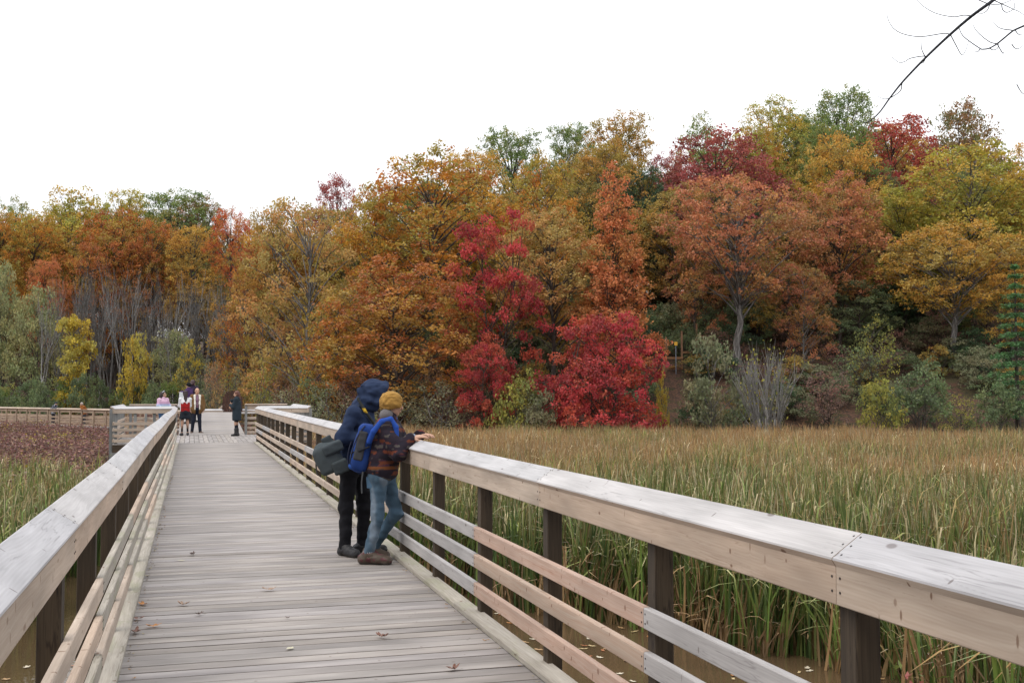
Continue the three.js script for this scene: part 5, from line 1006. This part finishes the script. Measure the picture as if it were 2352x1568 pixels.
simple({
  label: 'bald person in an open brown shearling coat and checked shirt facing the camera', px: 452, d: 41.6, h: 1.75, tone: [0.50, 0.29, 0.20], turn: 0.1,
  o: { anR: [-0.17, 0.085, -0.02], knR: [-0.13, 0.5, 0.02], toR: [-0.21, 0.035, 0.10], anL: [0.13, 0.085, 0.02], toL: [0.20, 0.035, 0.15], elR: [-0.25, 1.15, -0.06], wrR: [-0.23, 0.95, 0.03], elL: [0.25, 1.15, -0.06], wrL: [0.24, 0.95, 0.03] },
  pieces: (J, s) => [
    ['trousers', trouserPrims(J, s, 0.008), { color: [0.014, 0.017, 0.03], wrinkle: 0.006, wf: 8 }],
    ['shirt', [cap(J.neck, J.chest, 0.06, 0.115), cap(J.chest, J.waist, 0.132, 0.125), cap(J.waist, J.pelvis, 0.125, 0.12)], { cell: 0.012, color: (x, y) => { const a = Math.abs(((x * 26) % 1 + 1) % 1 - 0.5) < 0.14, b = Math.abs(((y * 26) % 1 + 1) % 1 - 0.5) < 0.14; return a && b ? [0.5, 0.5, 0.5] : a || b ? [0.24, 0.13, 0.18] : [0.10, 0.025, 0.06]; } }],
    ['coat', jacketPrims(J, s, 0.026, [0, 0.90 * s, 0], { waistR: 0.135 }), { color: (x, y, z) => { const v = 1 + 0.5 * noise3(x * 12, y * 12, z * 12, 5); return [0.16 * v, 0.088 * v, 0.035 * v]; }, wrinkle: 0.008, wf: 8, cut: (x, y, z) => z > 0.02 ? 0.062 + Math.max(0, (y - 1.2) * 0.05) - Math.abs(x) : -1 }],
    ['shearling_lapel', [[-1], [1]].flatMap(([k]) => [cap([k * 0.10, 1.44 * s, 0.08], [k * 0.085, 1.15 * s, 0.15], 0.04, 0.03), cap([k * 0.085, 1.15 * s, 0.15], [k * 0.085, 0.94 * s, 0.155], 0.028, 0.022), cap([k * 0.09, 1.46 * s, 0.06], [k * 0.05, 1.49 * s, -0.06], 0.042)]), { cell: 0.013, color: [0.70, 0.67, 0.60], wrinkle: 0.006, wf: 24 }],
    ...shoes(J, s, [0.08, 0.045, 0.03]),
  ],
});
simple({
  label: 'long haired person in white and red top and black skirt, back to the camera', px: 425, d: 40.1, h: 1.64, tone: [0.46, 0.27, 0.19], turn: Math.PI + 0.15,
  o: { elR: [-0.20, 1.16, 0.10], wrR: [-0.07, 1.28, 0.24], elL: [0.20, 1.16, 0.10], wrL: [0.07, 1.28, 0.24] },
  hands: [],
  pieces: (J, s) => [
    ['tights', trouserPrims(J, s, -0.004, 1, 0.008), { color: (x, y) => y > 0.48 ? [0.022, 0.014, 0.015] : [0.010, 0.010, 0.013] }],
    ['skirt', [cap(J.waist, [0, 0.92 * s, 0], 0.125 * s, 0.15 * s), cap([-0.06, 0.9 * s, 0], [-0.085, 0.70 * s, 0], 0.115 * s, 0.135 * s), cap([0.06, 0.9 * s, 0], [0.085, 0.70 * s, 0], 0.115 * s, 0.135 * s)], { color: [0.014, 0.018, 0.026], wrinkle: 0.006, cut: (x, y) => 0.64 * s - y }],
    ['sweater', jacketPrims(J, s, 0.012, [0, 1.0 * s, 0]), { cell: 0.014, color: (x, y, z) => { const e = 1.28 * s + 0.03 * Math.sin(x * 40); if (y > e || Math.abs(x) > 0.165) return [0.66, 0.66, 0.68]; const a = ((x * 22) % 1 + 1) % 1 < 0.45, b = ((y * 22) % 1 + 1) % 1 < 0.45; return a && b ? [0.05, 0.012, 0.012] : a || b ? [0.26, 0.012, 0.014] : [0.52, 0.02, 0.022]; }, wrinkle: 0.006 }],
    hairCap(J, s, [0.03, 0.016, 0.015], 0.34),
    ['hat', [ell([0, 1.68 * s, -0.005], [0.10 * s, 0.075 * s, 0.105 * s])], { cell: 0.012, color: [0.035, 0.022, 0.03], cut: (x, y) => 1.635 * s - y }],
    ...shoes(J, s, [0.012, 0.012, 0.014]),
  ],
});
simple({
  label: 'person in a long dark quilted coat and boots, standing right on the platform', px: 544, d: 39.7, h: 1.63, tone: [0.52, 0.31, 0.22], turn: -Math.PI / 2 - 0.25,
  o: { elR: [-0.20, 1.17, 0.08], wrR: [-0.10, 1.38, 0.24], elL: [0.20, 1.13, 0.10], wrL: [0.06, 1.20, 0.24] },
  pieces: (J, s) => [
    ['tights', trouserPrims(J, s, -0.002, 1, 0.008), { color: [0.010, 0.012, 0.022] }],
    ['quilted_coat', [...jacketPrims(J, s, 0.022, [0, 0.8 * s, 0], { waistR: 0.13 }), cap([-0.05, 0.9 * s, 0], [-0.06, 0.68 * s, 0], 0.15 * s, 0.16 * s), cap([0.05, 0.9 * s, 0], [0.06, 0.68 * s, 0], 0.15 * s, 0.16 * s)], { cell: 0.014, color: [0.020, 0.030, 0.040], cut: (x, y, z) => Math.max(0.6 * s - y, -1), wrinkle: 0.004 }],
    ['quilt_bands', range(0, 9).map(k => ell([0, (0.66 + k * 0.085) * s, 0.0], [(k < 5 ? 0.205 - k * 0.004 : 0.18) * s, 0.036 * s, (k < 5 ? 0.182 - k * 0.004 : 0.155) * s])), { cell: 0.014, k: 0.008, color: [0.024, 0.036, 0.047] }],
    hairCap(J, s, [0.10, 0.035, 0.022], 0.17),
    ['hood_collar', [cap([-0.07, 1.47 * s, -0.05], [0.07, 1.47 * s, -0.05], 0.06), cap([-0.08, 1.46 * s, 0.02], [-0.05, 1.42 * s, 0.09], 0.045), cap([0.08, 1.46 * s, 0.02], [0.05, 1.42 * s, 0.09], 0.045)], { color: [0.018, 0.026, 0.034] }],
    ...['R', 'L'].map(k => ['boot', [...shoePrims(J, s, k, 0.045), cap(J['an' + k], v3(J['an' + k]).clone().lerp(v3(J['kn' + k]), 0.45), 0.055, 0.06)], { cell: 0.014, color: [0.010, 0.010, 0.012] }, SHOE]),
  ],
});
simple({
  label: 'person with long dark hair in a pastel striped jumper leaning on the left platform railing', px: 374, d: 39.2, h: 1.62, tone: [0.52, 0.32, 0.23], turn: 0.65, headF: [0.75, -0.05, 0.65],
  o: { elR: [-0.25, 1.20, 0.04], wrR: [-0.20, 1.10, 0.16], elL: [0.25, 1.20, 0.04], wrL: [0.24, 1.08, 0.18] },
  pieces: (J, s) => [
    ['jeans', trouserPrims(J, s, 0.006), { color: [0.035, 0.08, 0.16], wrinkle: 0.005 }],
    ['jumper', jacketPrims(J, s, 0.016, [0, 0.98 * s, 0]), { cell: 0.014, color: (x, y) => { const t = y / s; return t > 1.36 ? [0.60, 0.40, 0.52] : t > 1.27 ? [0.52, 0.32, 0.46] : t > 1.19 ? [0.40, 0.42, 0.62] : t > 1.10 ? [0.36, 0.58, 0.66] : t > 1.05 ? [0.62, 0.68, 0.72] : [0.38, 0.56, 0.66]; }, wrinkle: 0.007 }],
    hairCap(J, s, [0.028, 0.018, 0.018], 0.30, [-0.76, 0, -0.65]),
    ['hair_band', [cap(v3(J.head).clone().add(V(-0.07, 0.08, 0.05)), v3(J.head).clone().add(V(0.02, 0.135, 0.01)), 0.012), cap(v3(J.head).clone().add(V(0.02, 0.135, 0.01)), v3(J.head).clone().add(V(0.08, 0.08, -0.02)), 0.012)], { cell: 0.008, k: 0.005, color: [0.45, 0.5, 0.52] }],
    ...shoes(J, s, [0.4, 0.4, 0.4]),
  ],
});
const rampY = z => RAMP_TOP * (z - PLAT1) / (RAMP1 - PLAT1);
{
  const place = (px, d) => { const p = at(px, 900, d); return rampY(-p.z); };
  simple({
    label: 'person in a dark purple jacket standing on the ramp behind the brown coat', px: 442, d: 46.2, y: place(442, 46.2), h: 1.78, tone: [0.45, 0.27, 0.2], turn: Math.PI - 0.5,
    pieces: (J, s) => [['trousers', trouserPrims(J, s, 0.006), { color: [0.02, 0.02, 0.026] }], ['jacket', jacketPrims(J, s, 0.022, [0, 0.92 * s, 0]), { color: [0.028, 0.018, 0.038], wrinkle: 0.007 }], hairCap(J, s, [0.05, 0.022, 0.025], 0.05), ...shoes(J, s, [0.02, 0.02, 0.02])],
  });
  simple({
    label: 'person in a black round hat pointing left with a purple sleeve, on the ramp', px: 433, d: 45.4, y: place(433, 45.4), h: 1.70, tone: [0.5, 0.32, 0.25], turn: -Math.PI / 2 - 0.5,
    o: { elR: [-0.22, 1.33, 0.22], wrR: [-0.24, 1.36, 0.46] }, hands: [[[-0.233, 1.32, 0.45], [0, 0, 1], [0, 1, 0], 1, 0.3], [[0.22, 0.87, 0.05], [0, -1, 0.15], [1, 0, 0], -1, 0.6]],
    pieces: (J, s) => [['trousers', trouserPrims(J, s, 0.006), { color: [0.02, 0.02, 0.026] }], ['jacket', jacketPrims(J, s, 0.022, [0, 0.92 * s, 0]), { color: [0.06, 0.028, 0.10], wrinkle: 0.007 }], ['hat', [ell(v3(J.head).clone().add(V(0, 0.035, -0.01)), [0.105, 0.10, 0.11])], { cell: 0.012, color: [0.008, 0.008, 0.01], cut: (x, y, z) => Math.min(v3(J.head).y - 0.01 - y, z) }], ...shoes(J, s, [0.02, 0.02, 0.02])],
  });
  const yw = -0.7;
  simple({
    label: 'person in a dark patterned jacket and cap on the far left boardwalk', px: 122, d: 78.4, y: yw, h: 1.62, tone: [0.5, 0.32, 0.25], turn: 0.9, o: { chest: [0, 1.28, 0.10], neck: [0, 1.45, 0.18], head: [0, 1.58, 0.24], shR: [-0.175, 1.38, 0.14], shL: [0.175, 1.38, 0.14], wrR: [-0.1, 1.1, 0.35], wrL: [0.1, 1.1, 0.35] },
    pieces: (J, s) => [['trousers', trouserPrims(J, s, 0.006), { color: [0.03, 0.03, 0.04] }], ['jacket', jacketPrims(J, s, 0.022, [0, 0.9 * s, 0]), { color: (x, y, z) => noise3(x * 16, y * 16, z * 16, 3) > 0.06 ? [0.35, 0.37, 0.42] : [0.03, 0.035, 0.06] }], ['cap', [ell(v3(J.head).clone().add(V(0, 0.05, 0)), [0.1, 0.075, 0.11]), cap(v3(J.head).clone().add(V(0, 0.05, 0.06)), v3(J.head).clone().add(V(0, 0.04, 0.17)), 0.03, 0.02)], { color: [0.03, 0.04, 0.05] }], ...shoes(J, s, [0.03, 0.03, 0.03])],
  });
  simple({
    label: 'grey haired person in an orange brown jacket on the far left boardwalk', px: 193, d: 75.8, y: yw, h: 1.62, tone: [0.5, 0.32, 0.25], turn: -0.9, o: { chest: [0, 1.28, 0.10], neck: [0, 1.45, 0.18], head: [0, 1.58, 0.24], shR: [-0.175, 1.38, 0.14], shL: [0.175, 1.38, 0.14], wrR: [-0.1, 1.1, 0.35], wrL: [0.1, 1.1, 0.35] },
    pieces: (J, s) => [['trousers', trouserPrims(J, s, 0.006), { color: [0.05, 0.05, 0.06] }], ['jacket', jacketPrims(J, s, 0.022, [0, 0.9 * s, 0]), { color: [0.30, 0.11, 0.03], wrinkle: 0.006 }], hairCap(J, s, [0.42, 0.38, 0.36], 0), ...shoes(J, s, [0.03, 0.03, 0.03])],
  });
}

// ------------------------------------------------------------------ hillside stair, signs, gate panel
{
  const d = 67.5, wood = new THREE.MeshStandardMaterial({ map: railMaps.color, color: new THREE.Color().setRGB(0.62, 0.40, 0.24), roughness: 0.9 });
  const wood2 = new THREE.MeshStandardMaterial({ map: railMaps.color, color: new THREE.Color().setRGB(0.50, 0.34, 0.24), roughness: 0.9 });
  const st = thing('hillside_stair', 'wooden stair frame of tall posts and rails climbing the hillside', 'stair', [0, 0, 0]);
  const post = (px, top, bot, dd, w = 0.11) => { const a = at(px, top, dd), b = at(px, bot, dd), g = ground(b.x, b.z), y0 = Math.min(b.y, g) - 0.3, m = part('post', boardGeo(Math.round((a.y - y0) * 10) / 10, w, w, Math.round(px) % 7, 0.005, 'y'), px % 2 ? wood : wood2, st); m.position.set(a.x, a.y - Math.round((a.y - y0) * 10) / 20, a.z); m.rotation.y = -YAW; };
  const bar = (p0, y0, d0, p1, y1, d1, name = 'rail', h = 0.13, mat = wood) => { const a = at(p0, y0, d0), b = at(p1, y1, d1), L = a.distanceTo(b), m = part(name, boardGeo(Math.round(L * 50) / 50, h, 0.045, Math.round(p0) % 5, 0.004), mat, st); m.position.copy(a).add(b).multiplyScalar(0.5); m.rotation.order = 'YZX'; m.rotation.y = Math.atan2(-(b.z - a.z), b.x - a.x); m.rotation.z = Math.asin((b.y - a.y) / L); };
  post(1530, 774, 866, d); post(1566, 760, 862, d); post(1525.6, 839, 872, d - 0.6, 0.15); post(1474, 850, 890, d - 0.8, 0.13); post(1600, 743, 850, d + 2.2); post(1634, 746, 845, d + 3.5); post(1667, 747, 840, d + 4.5, 0.13); post(1673, 752, 840, d + 5.6); post(1707, 752, 832, d + 6.2, 0.12);
  bar(1531, 822, d - 0.1, 1569, 822, d - 0.1); bar(1531, 845, d - 0.1, 1569, 846, d - 0.1); bar(1567, 809, d, 1602, 809, d + 2.2); bar(1567, 830, d, 1604, 831, d + 2.2);
  bar(1476, 837, d - 0.8, 1531, 837, d - 0.2); bar(1602, 772, d + 2.2, 1636, 772, d + 3.5); bar(1636, 768, d + 3.5, 1668, 768, d + 4.5); bar(1668, 764, d + 4.6, 1708, 762, d + 6.2);
  for (let k = 0; k < 4; k++) bar(1532, 860 - k * 6 + 4, d + 0.2 + k * 0.5, 1566, 860 - k * 6 + 4, d + 0.2 + k * 0.5, 'step', 0.16, wood2);
  const s = at(1552.5, 786, 66.9), f = at(1552.5, 822, 66.9), sg = thing('trail_sign', 'small yellow square sign on a thin grey post beside the stair', 'sign', [s.x, 0, s.z], -YAW), fy = Math.min(f.y, ground(f.x, f.z)) - 0.3;
  part('sign_post', boardGeo(Math.round((s.y - fy) * 50) / 50, 0.05, 0.05, 1, 0.005, 'y'), new THREE.MeshStandardMaterial({ color: new THREE.Color().setRGB(0.22, 0.25, 0.30), roughness: 0.6, metalness: 0.2 }), sg).position.set(0, (s.y + fy) / 2, 0);
  part('sign_panel', boardGeo(0.2, 0.22, 0.02, 1, 0.01), new THREE.MeshStandardMaterial({ color: new THREE.Color().setRGB(0.75, 0.42, 0.03), roughness: 0.5 }), sg).position.set(0, s.y - 0.09, 0.036);
}
{
  // arched brown slatted panel at the top of the ramp
  const p = at(533, 948, 54.5), g = thing('arched_panel', 'dark brown arched panel of upright slats at the top of the ramp', 'panel', [p.x, RAMP_TOP, p.z], -YAW);
  const red = new THREE.MeshStandardMaterial({ map: postMaps.color, color: new THREE.Color().setRGB(0.55, 0.26, 0.22), roughness: 0.8 });
  for (let k = 0; k < 11; k++) { const x = -0.46 + k * 0.092, h = 0.52 + 0.55 * Math.sqrt(Math.max(0, 1 - (x / 0.52) ** 2)); const m = part('slat', boardGeo(Math.round(h * 100) / 100, 0.08, 0.03, k, 0.004, 'y'), red, g); m.position.set(x, h / 2, (k % 2) * 0.006); }
  for (const y of [0.15, 0.48]) part('crossbar', boardGeo(1.0, 0.06, 0.03, 3), MAT.beam, g).position.set(0, y, -0.035);
  const a = at(494, 948, 55), b = at(515, 928, 55), hr = thing('sloping_handrail', 'short sloping wooden handrail beside the arched panel', 'handrail', [0, 0, 0]);
  const L = a.distanceTo(b), m = part('rail', boardGeo(Math.round(L * 100) / 100, 0.09, 0.045, 2), MAT.tan[0], hr); m.position.copy(a).add(b).multiplyScalar(0.5); m.rotation.y = -YAW; m.rotation.z = Math.asin((b.y - a.y) / L);
  for (let k = 0; k < 4; k++) { const t = (k + 0.5) / 4, q = a.clone().lerp(b, t), h = q.y - RAMP_TOP + 0.02; part('picket', boardGeo(Math.max(0.05, Math.round(h * 100) / 100), 0.05, 0.05, k, 0.004, 'y'), MAT.greyPost[0], hr).position.set(q.x, q.y - h / 2 - 0.01, q.z); }
  const n = at(417, 901, 44), nb = thing('notice_board', 'narrow white notice board on a post left of the ramp', 'sign', [n.x, 0, n.z], -YAW + 0.9);
  part('board', boardGeo(0.30, 0.42, 0.03, 2, 0.006), new THREE.MeshStandardMaterial({ color: new THREE.Color().setRGB(0.62, 0.64, 0.66), roughness: 0.6 }), nb).position.set(0, n.y - 0.2, 0.06);
  part('post', boardGeo(1.55, 0.07, 0.07, 2, 0.005, 'y'), MAT.greyPost[1], nb).position.set(0, 0.775, 0);
}
// ------------------------------------------------------------------ bare branch reaching in from the upper right
{
  const D = 9, o = thing('overhanging_tree', 'bare drooping branch with curling twigs reaching in at the upper right', 'tree', [0, 0, 0]), W = new Tubes();
  const Z = (x, y) => [(2150 + x / 4.9) * 0.91875, (y / 4.9) * 0.91875];      // points read off an enlarged view
  const line = (pts, r0, r1, dz = 0, dz1 = 0) => { const q = pts.map(([x, y], k) => { const [px, py] = Z(x, y); return at(px, py, D + lerp(dz, dz1, k / (pts.length - 1))); }); const c = new THREE.CatmullRomCurve3(q).getPoints(pts.length * 4); W.add(c, c.map((_, k) => lerp(r0, r1, k / (c.length - 1))), 6); };
  const trunk = new Tubes(), T0 = at(3150, 900, 7.5), top = V(T0.x + 0.2, 7.5, T0.z), knot = at(...Z(2500, -700), D);
  trunk.add([V(T0.x, -2.4, T0.z), V(T0.x + 0.1, 0.8, T0.z), V(T0.x + 0.05, 3.2, T0.z), top], [0.2, 0.17, 0.14, 0.1], 10);
  trunk.add(bez(V(T0.x + 0.05, 3.6, T0.z), V(T0.x - 0.4, 5.2, T0.z), knot, 8), range(0, 8).map(k => lerp(0.06, 0.017, k / 8)), 8);
  line([[2500, -700], [1900, -220], [1640, 0], [1375, 195], [1112, 420], [825, 690], [520, 1010], [370, 1200], [230, 1390], [110, 1490], [60, 1505], [-10, 1470]], 0.017, 0.0022);
  const tw = [[[1375, 195], [1280, 185], [1150, 205], [930, 160], [780, 75], [690, -10]], [[1112, 420], [1050, 408], [730, 448], [500, 402], [400, 330], [345, 225], [338, 183]], [[1112, 420], [1190, 570], [1240, 660], [1262, 672], [1300, 620], [1338, 490]], [[825, 690], [760, 688], [620, 715], [550, 755], [480, 762], [395, 698]], [[805, 700], [760, 600], [752, 475]], [[520, 1010], [500, 1110], [400, 1185], [330, 1210], [280, 1205], [225, 1178]], [[1215, 335], [1260, 430], [1340, 500], [1480, 595], [1510, 602], [1590, 590], [1685, 535], [1850, 400], [1905, 365], [2100, 280], [2400, 150]], [[1685, 535], [1600, 515], [1430, 375], [1385, 292]], [[1870, 370], [1760, 355], [1690, 325], [1622, 248]], [[1590, 590], [1640, 612], [1690, 590], [1705, 520]], [[1685, 535], [1760, 655], [1765, 635]], [[1480, 595], [1450, 630], [1398, 624]], [[1600, 45], [1560, 130], [1500, 165], [1450, 160]], [[1640, 0], [1740, 45], [1880, 110], [1960, 145], [2060, 220]], [[1460, 0], [1580, 45], [1700, 55], [1860, 0], [1950, -60]], [[1740, 45], [1755, 120], [1800, 150], [1860, 130], [1900, 90], [1888, 0]], [[1865, 540], [1905, 590], [1950, 595], [2010, 540]], [[1928, 1035], [1990, 1135], [2100, 1200]], [[110, 1490], [130, 1540], [190, 1550]], [[1905, 365], [1950, 420], [2060, 430]], [[800, 730], [780, 765], [740, 780]]];
  tw.forEach((t, k) => { W.add((() => { const q = t.map(([x, y], i) => { const [px, py] = Z(x, y); return at(px, py, D + (k % 3 - 1) * 0.12 * i); }); return new THREE.CatmullRomCurve3(q).getPoints(t.length * 4); })(), range(0, t.length * 4).map(i => lerp(k === 6 ? 0.003 : 0.0046, k === 6 ? 0.008 : 0.0018, i / (t.length * 4))), 5); });
  part('trunk', trunk.geo(), BARK.blue, o); part('branch', W.geo(), BARK.blue, o);
}
// ------------------------------------------------------------------ fallen leaves, water litter, small plants
const leafShape = (lobes, r, curl, seed) => {
  const g = RNG(seed), P = [0, 0.004 + curl * 0.2, 0], I = [], n = lobes * 4;
  for (let k = 0; k < n; k++) { const a = k / n * 6.283, q = r * (0.55 + 0.45 * Math.pow(Math.abs(Math.cos(a * lobes / 2)), 0.7)) * (Math.abs(Math.cos(a)) * 0.35 + 0.75), x = Math.cos(a) * q * 1.35, z = Math.sin(a) * q * 0.8; P.push(x, 0.004 + curl * ((x / r) ** 2 * 0.35 + (z / r) ** 2 * 0.8) + g() * curl * 0.25, z); }
  for (let k = 0; k < n; k++) I.push(0, 1 + (k + 1) % n, 1 + k);
  const b = new THREE.BufferGeometry(); b.setAttribute('position', new THREE.Float32BufferAttribute(P, 3)); b.setIndex(I); b.computeVertexNormals(); return b;
};
const litterMat = [[0.36, 0.24, 0.17], [0.50, 0.20, 0.04], [0.13, 0.085, 0.07], [0.55, 0.52, 0.36], [0.20, 0.09, 0.06]].map(c => new THREE.MeshPhysicalMaterial({ color: new THREE.Color().setRGB(...c), roughness: 0.85, side: THREE.DoubleSide, transmission: 0.2, thickness: 0 }));
const onBoards = (px, py) => { const d0 = (() => { const r = V((px - CX) / F, (CY - py) / F, -1).applyQuaternion(q0); return EYE / -r.y; })(), r = V((px - CX) / F, (CY - py) / F, -1).applyQuaternion(q0); return V(r.x * d0, 0, r.z * d0); };
const leafProto = [0, 1, 2, 3].map(k => leafShape([5, 5, 7, 1][k], [0.055, 0.05, 0.045, 0.05][k], [0.045, 0.03, 0.05, 0.012][k], 30 + k));
[[617, 1358, 0, 0, 'curled tan oak leaf lying mid deck in the foreground'], [441, 1276, 2, 2, 'dark curled leaf on the deck left of the walkers'], [421, 1392, 2, 0, 'small brown leaf pair left of the tan oak leaf'], [457, 1414, 2, 2, 'dark leaf scrap below the small brown leaf pair'], [328, 1391, 1, 1, 'orange leaf against the left kerb'], [352, 1441, 1, 1, 'small orange leaf right of the left kerb'], [312, 1456, 0, 4, 'red brown curled leaf at the left kerb, lowest'], [314, 1424, 1, 4, 'brown leaf at the left kerb under the orange one'], [667, 1491, 3, 3, 'pale yellow slim leaf low on the deck'], [878, 1466, 2, 4, 'brown leaf scraps near the right side of the deck'], [1040, 1541, 2, 4, 'dark red leaf near the bottom right of the deck'], [946, 1306, 0, 0, 'pale leaf beside the right kerb near the shoes'], [418, 1289, 3, 3, 'pale flat leaf beside the dark curled leaf'], [1190, 1512, 2, 4, 'thin brown leaf under the right kerb'], [660, 1421, 2, 2, 'tiny dark seed head mid deck']].forEach(([px, py, s, m, label], k) => {
  const p = onBoards(px, py), o = part('fallen_leaf', leafProto[s], litterMat[m]); o.position.set(p.x, 0.004, p.z); o.rotation.y = k * 1.3; o.scale.setScalar(0.78); if (k === 14) o.scale.setScalar(0.3); if (k === 3) o.scale.setScalar(0.6); tag(o, label, 'leaf', 'fallen leaves on the deck');
});
{
  const r = RNG(808), n = 420, m = new THREE.InstancedMesh(leafProto[1], new THREE.MeshStandardMaterial({ color: 0xffffff, roughness: 0.7, side: THREE.DoubleSide }), n), o = new THREE.Object3D(), c = new THREE.Color(), cols = [[0.46, 0.20, 0.06], [0.55, 0.42, 0.22], [0.35, 0.13, 0.05], [0.62, 0.55, 0.42], [0.4, 0.25, 0.12]];
  for (let k = 0; k < n; k++) { const right = k < 330, X = right ? lerp(2.3, 9, r()) : lerp(-5, -0.7, r()), Z = right ? lerp(7, 17.5, r()) : lerp(5, 17, r()); o.position.set(X, WATER + 0.004, -Z); o.rotation.set(0, r() * 6.28, 0); o.scale.set(0.6 + 0.6 * r(), 0.3, 0.6 + 0.6 * r()); o.updateMatrix(); m.setMatrixAt(k, o.matrix); c.setRGB(...cols[Math.floor(r() * 5)]); m.setColorAt(k, c); }
  m.name = 'floating_leaves'; scene.add(m); tag(m, 'fallen leaves floating on the brown water', 'leaves', null, 'stuff');
}
{
  // crumbs of leaf caught along the kerbs
  const r = RNG(818), n = 260, m = new THREE.InstancedMesh(leafProto[2], new THREE.MeshStandardMaterial({ color: 0xffffff, roughness: 0.9, side: THREE.DoubleSide }), n), o = new THREE.Object3D(), c = new THREE.Color(), cols = [[0.20, 0.13, 0.08], [0.36, 0.20, 0.07], [0.14, 0.10, 0.07], [0.40, 0.34, 0.2]];
  for (let k = 0; k < n; k++) { const left = k % 3 !== 0, off = 0.02 + 0.07 * r() * r(); o.position.set(left ? -0.372 + off : 1.884 - off, 0.003, -lerp(1.5, 22, r())); o.rotation.set(0, r() * 6.28, 0); const q = 0.12 + 0.25 * r() * r(); o.scale.set(q, q * 0.8, q); o.updateMatrix(); m.setMatrixAt(k, o.matrix); c.setRGB(...cols[Math.floor(r() * 4)]); m.setColorAt(k, c); }
  m.name = 'leaf_crumbs'; scene.add(m); tag(m, 'crumbled leaf litter caught along the kerb boards', 'leaves', null, 'stuff');
}
{
  // lone cattail tufts standing in the open water
  const onWater = (px, py) => { const r = V((px - CX) / F, (CY - py) / F, -1).applyQuaternion(q0), k = (EYE - WATER) / -r.y; return V(r.x * k, WATER - 0.08, r.z * k); };
  [[1790, 1462, 570, 'lone cattail tuft with a golden base standing in the open water', 1.0], [1895, 1500, 571, 'smaller lone cattail tuft beside the nearest right post', 0.9]].forEach(([px, py, seed, label, s]) => {
    const p = onWater(px, py), o = thing('cattail_tuft', label, 'cattail', [p.x, p.y, p.z]); o.scale.setScalar(s);
    part('blades', tuft(seed, 34, 0.09, 1.75, [[0.14, 0.22, 0.04], [0.20, 0.26, 0.05]], DRY, 0.1, 0.3), bladeMat, o);
    part('dry_sheaths', tuft(seed + 9, 26, 0.10, 0.75, [[0.50, 0.33, 0.10], [0.42, 0.25, 0.08]], [[0.46, 0.32, 0.12]], 0.4, 0.3), bladeMat, o);
  });
  const p = onWater(1764, 1426), k = thing('duck', 'small dark duck with a white cheek resting by the cattails', 'duck', [p.x, WATER, p.z], 0.4);
  part('body', skin([ell([0, 0.03, 0], [0.15, 0.065, 0.085]), cap([0.11, 0.06, 0], [0.135, 0.13, 0], 0.035, 0.032), ell([0.15, 0.145, 0], [0.045, 0.036, 0.034]), cap([0.185, 0.138, 0], [0.22, 0.13, 0], 0.013, 0.010), cap([-0.12, 0.04, 0], [-0.2, 0.075, 0], 0.035, 0.012)], { cell: 0.010, k: 0.03, color: (x, y, z) => x > 0.185 ? [0.2, 0.15, 0.05] : x > 0.12 && y > 0.1 && y < 0.145 ? [0.6, 0.58, 0.55] : x > 0.09 ? [0.03, 0.035, 0.04] : y < 0.02 ? [0.25, 0.22, 0.2] : [0.05, 0.04, 0.045] }), SHOE, k);
  // a sprig of red leaves at the lower right
  const q = onWater(2105, 1720), sp = thing('red_leaf_sprig', 'small sprig with red and orange leaves at the lower right', 'plant', [q.x, q.y, q.z]), W = new Tubes(), L = new Leaves(), r = RNG(66), base = V(0, 0, 0);
  const tip = at(2105, 1530, toUD(q.x, q.z)[1]).sub(q);
  for (let s = 0; s < 3; s++) { const e = tip.clone().add(V((s - 1) * 0.16, -0.05 * s, 0.05 * s)), pts = bez(base, V(0, e.y * 0.6, 0), e, 6); W.add(pts, pts.map((_, i) => lerp(0.007, 0.002, i / 6)), 5); for (let j = 0; j < 9; j++) { const b = pts[3 + j % 4]; L.leaf(b.clone().add(V((r() - 0.5) * 0.16, (r() - 0.3) * 0.1, (r() - 0.5) * 0.16)), V(0, 1, 0).add(rdir(r).multiplyScalar(0.7)).normalize(), rdir(r), 0.13, 0.05, [[0.55, 0.10, 0.06], [0.55, 0.2, 0.05], [0.5, 0.16, 0.14], [0.2, 0.25, 0.06]][j % 4]); } }
  part('stem', W.geo(), BARK.mid, sp); part('leaves', L.geo(), leafMat, sp);
}
scene.traverse(o => { if (o.isMesh) o.castShadow = o.receiveShadow = true; });
renderer.render(scene, camera);
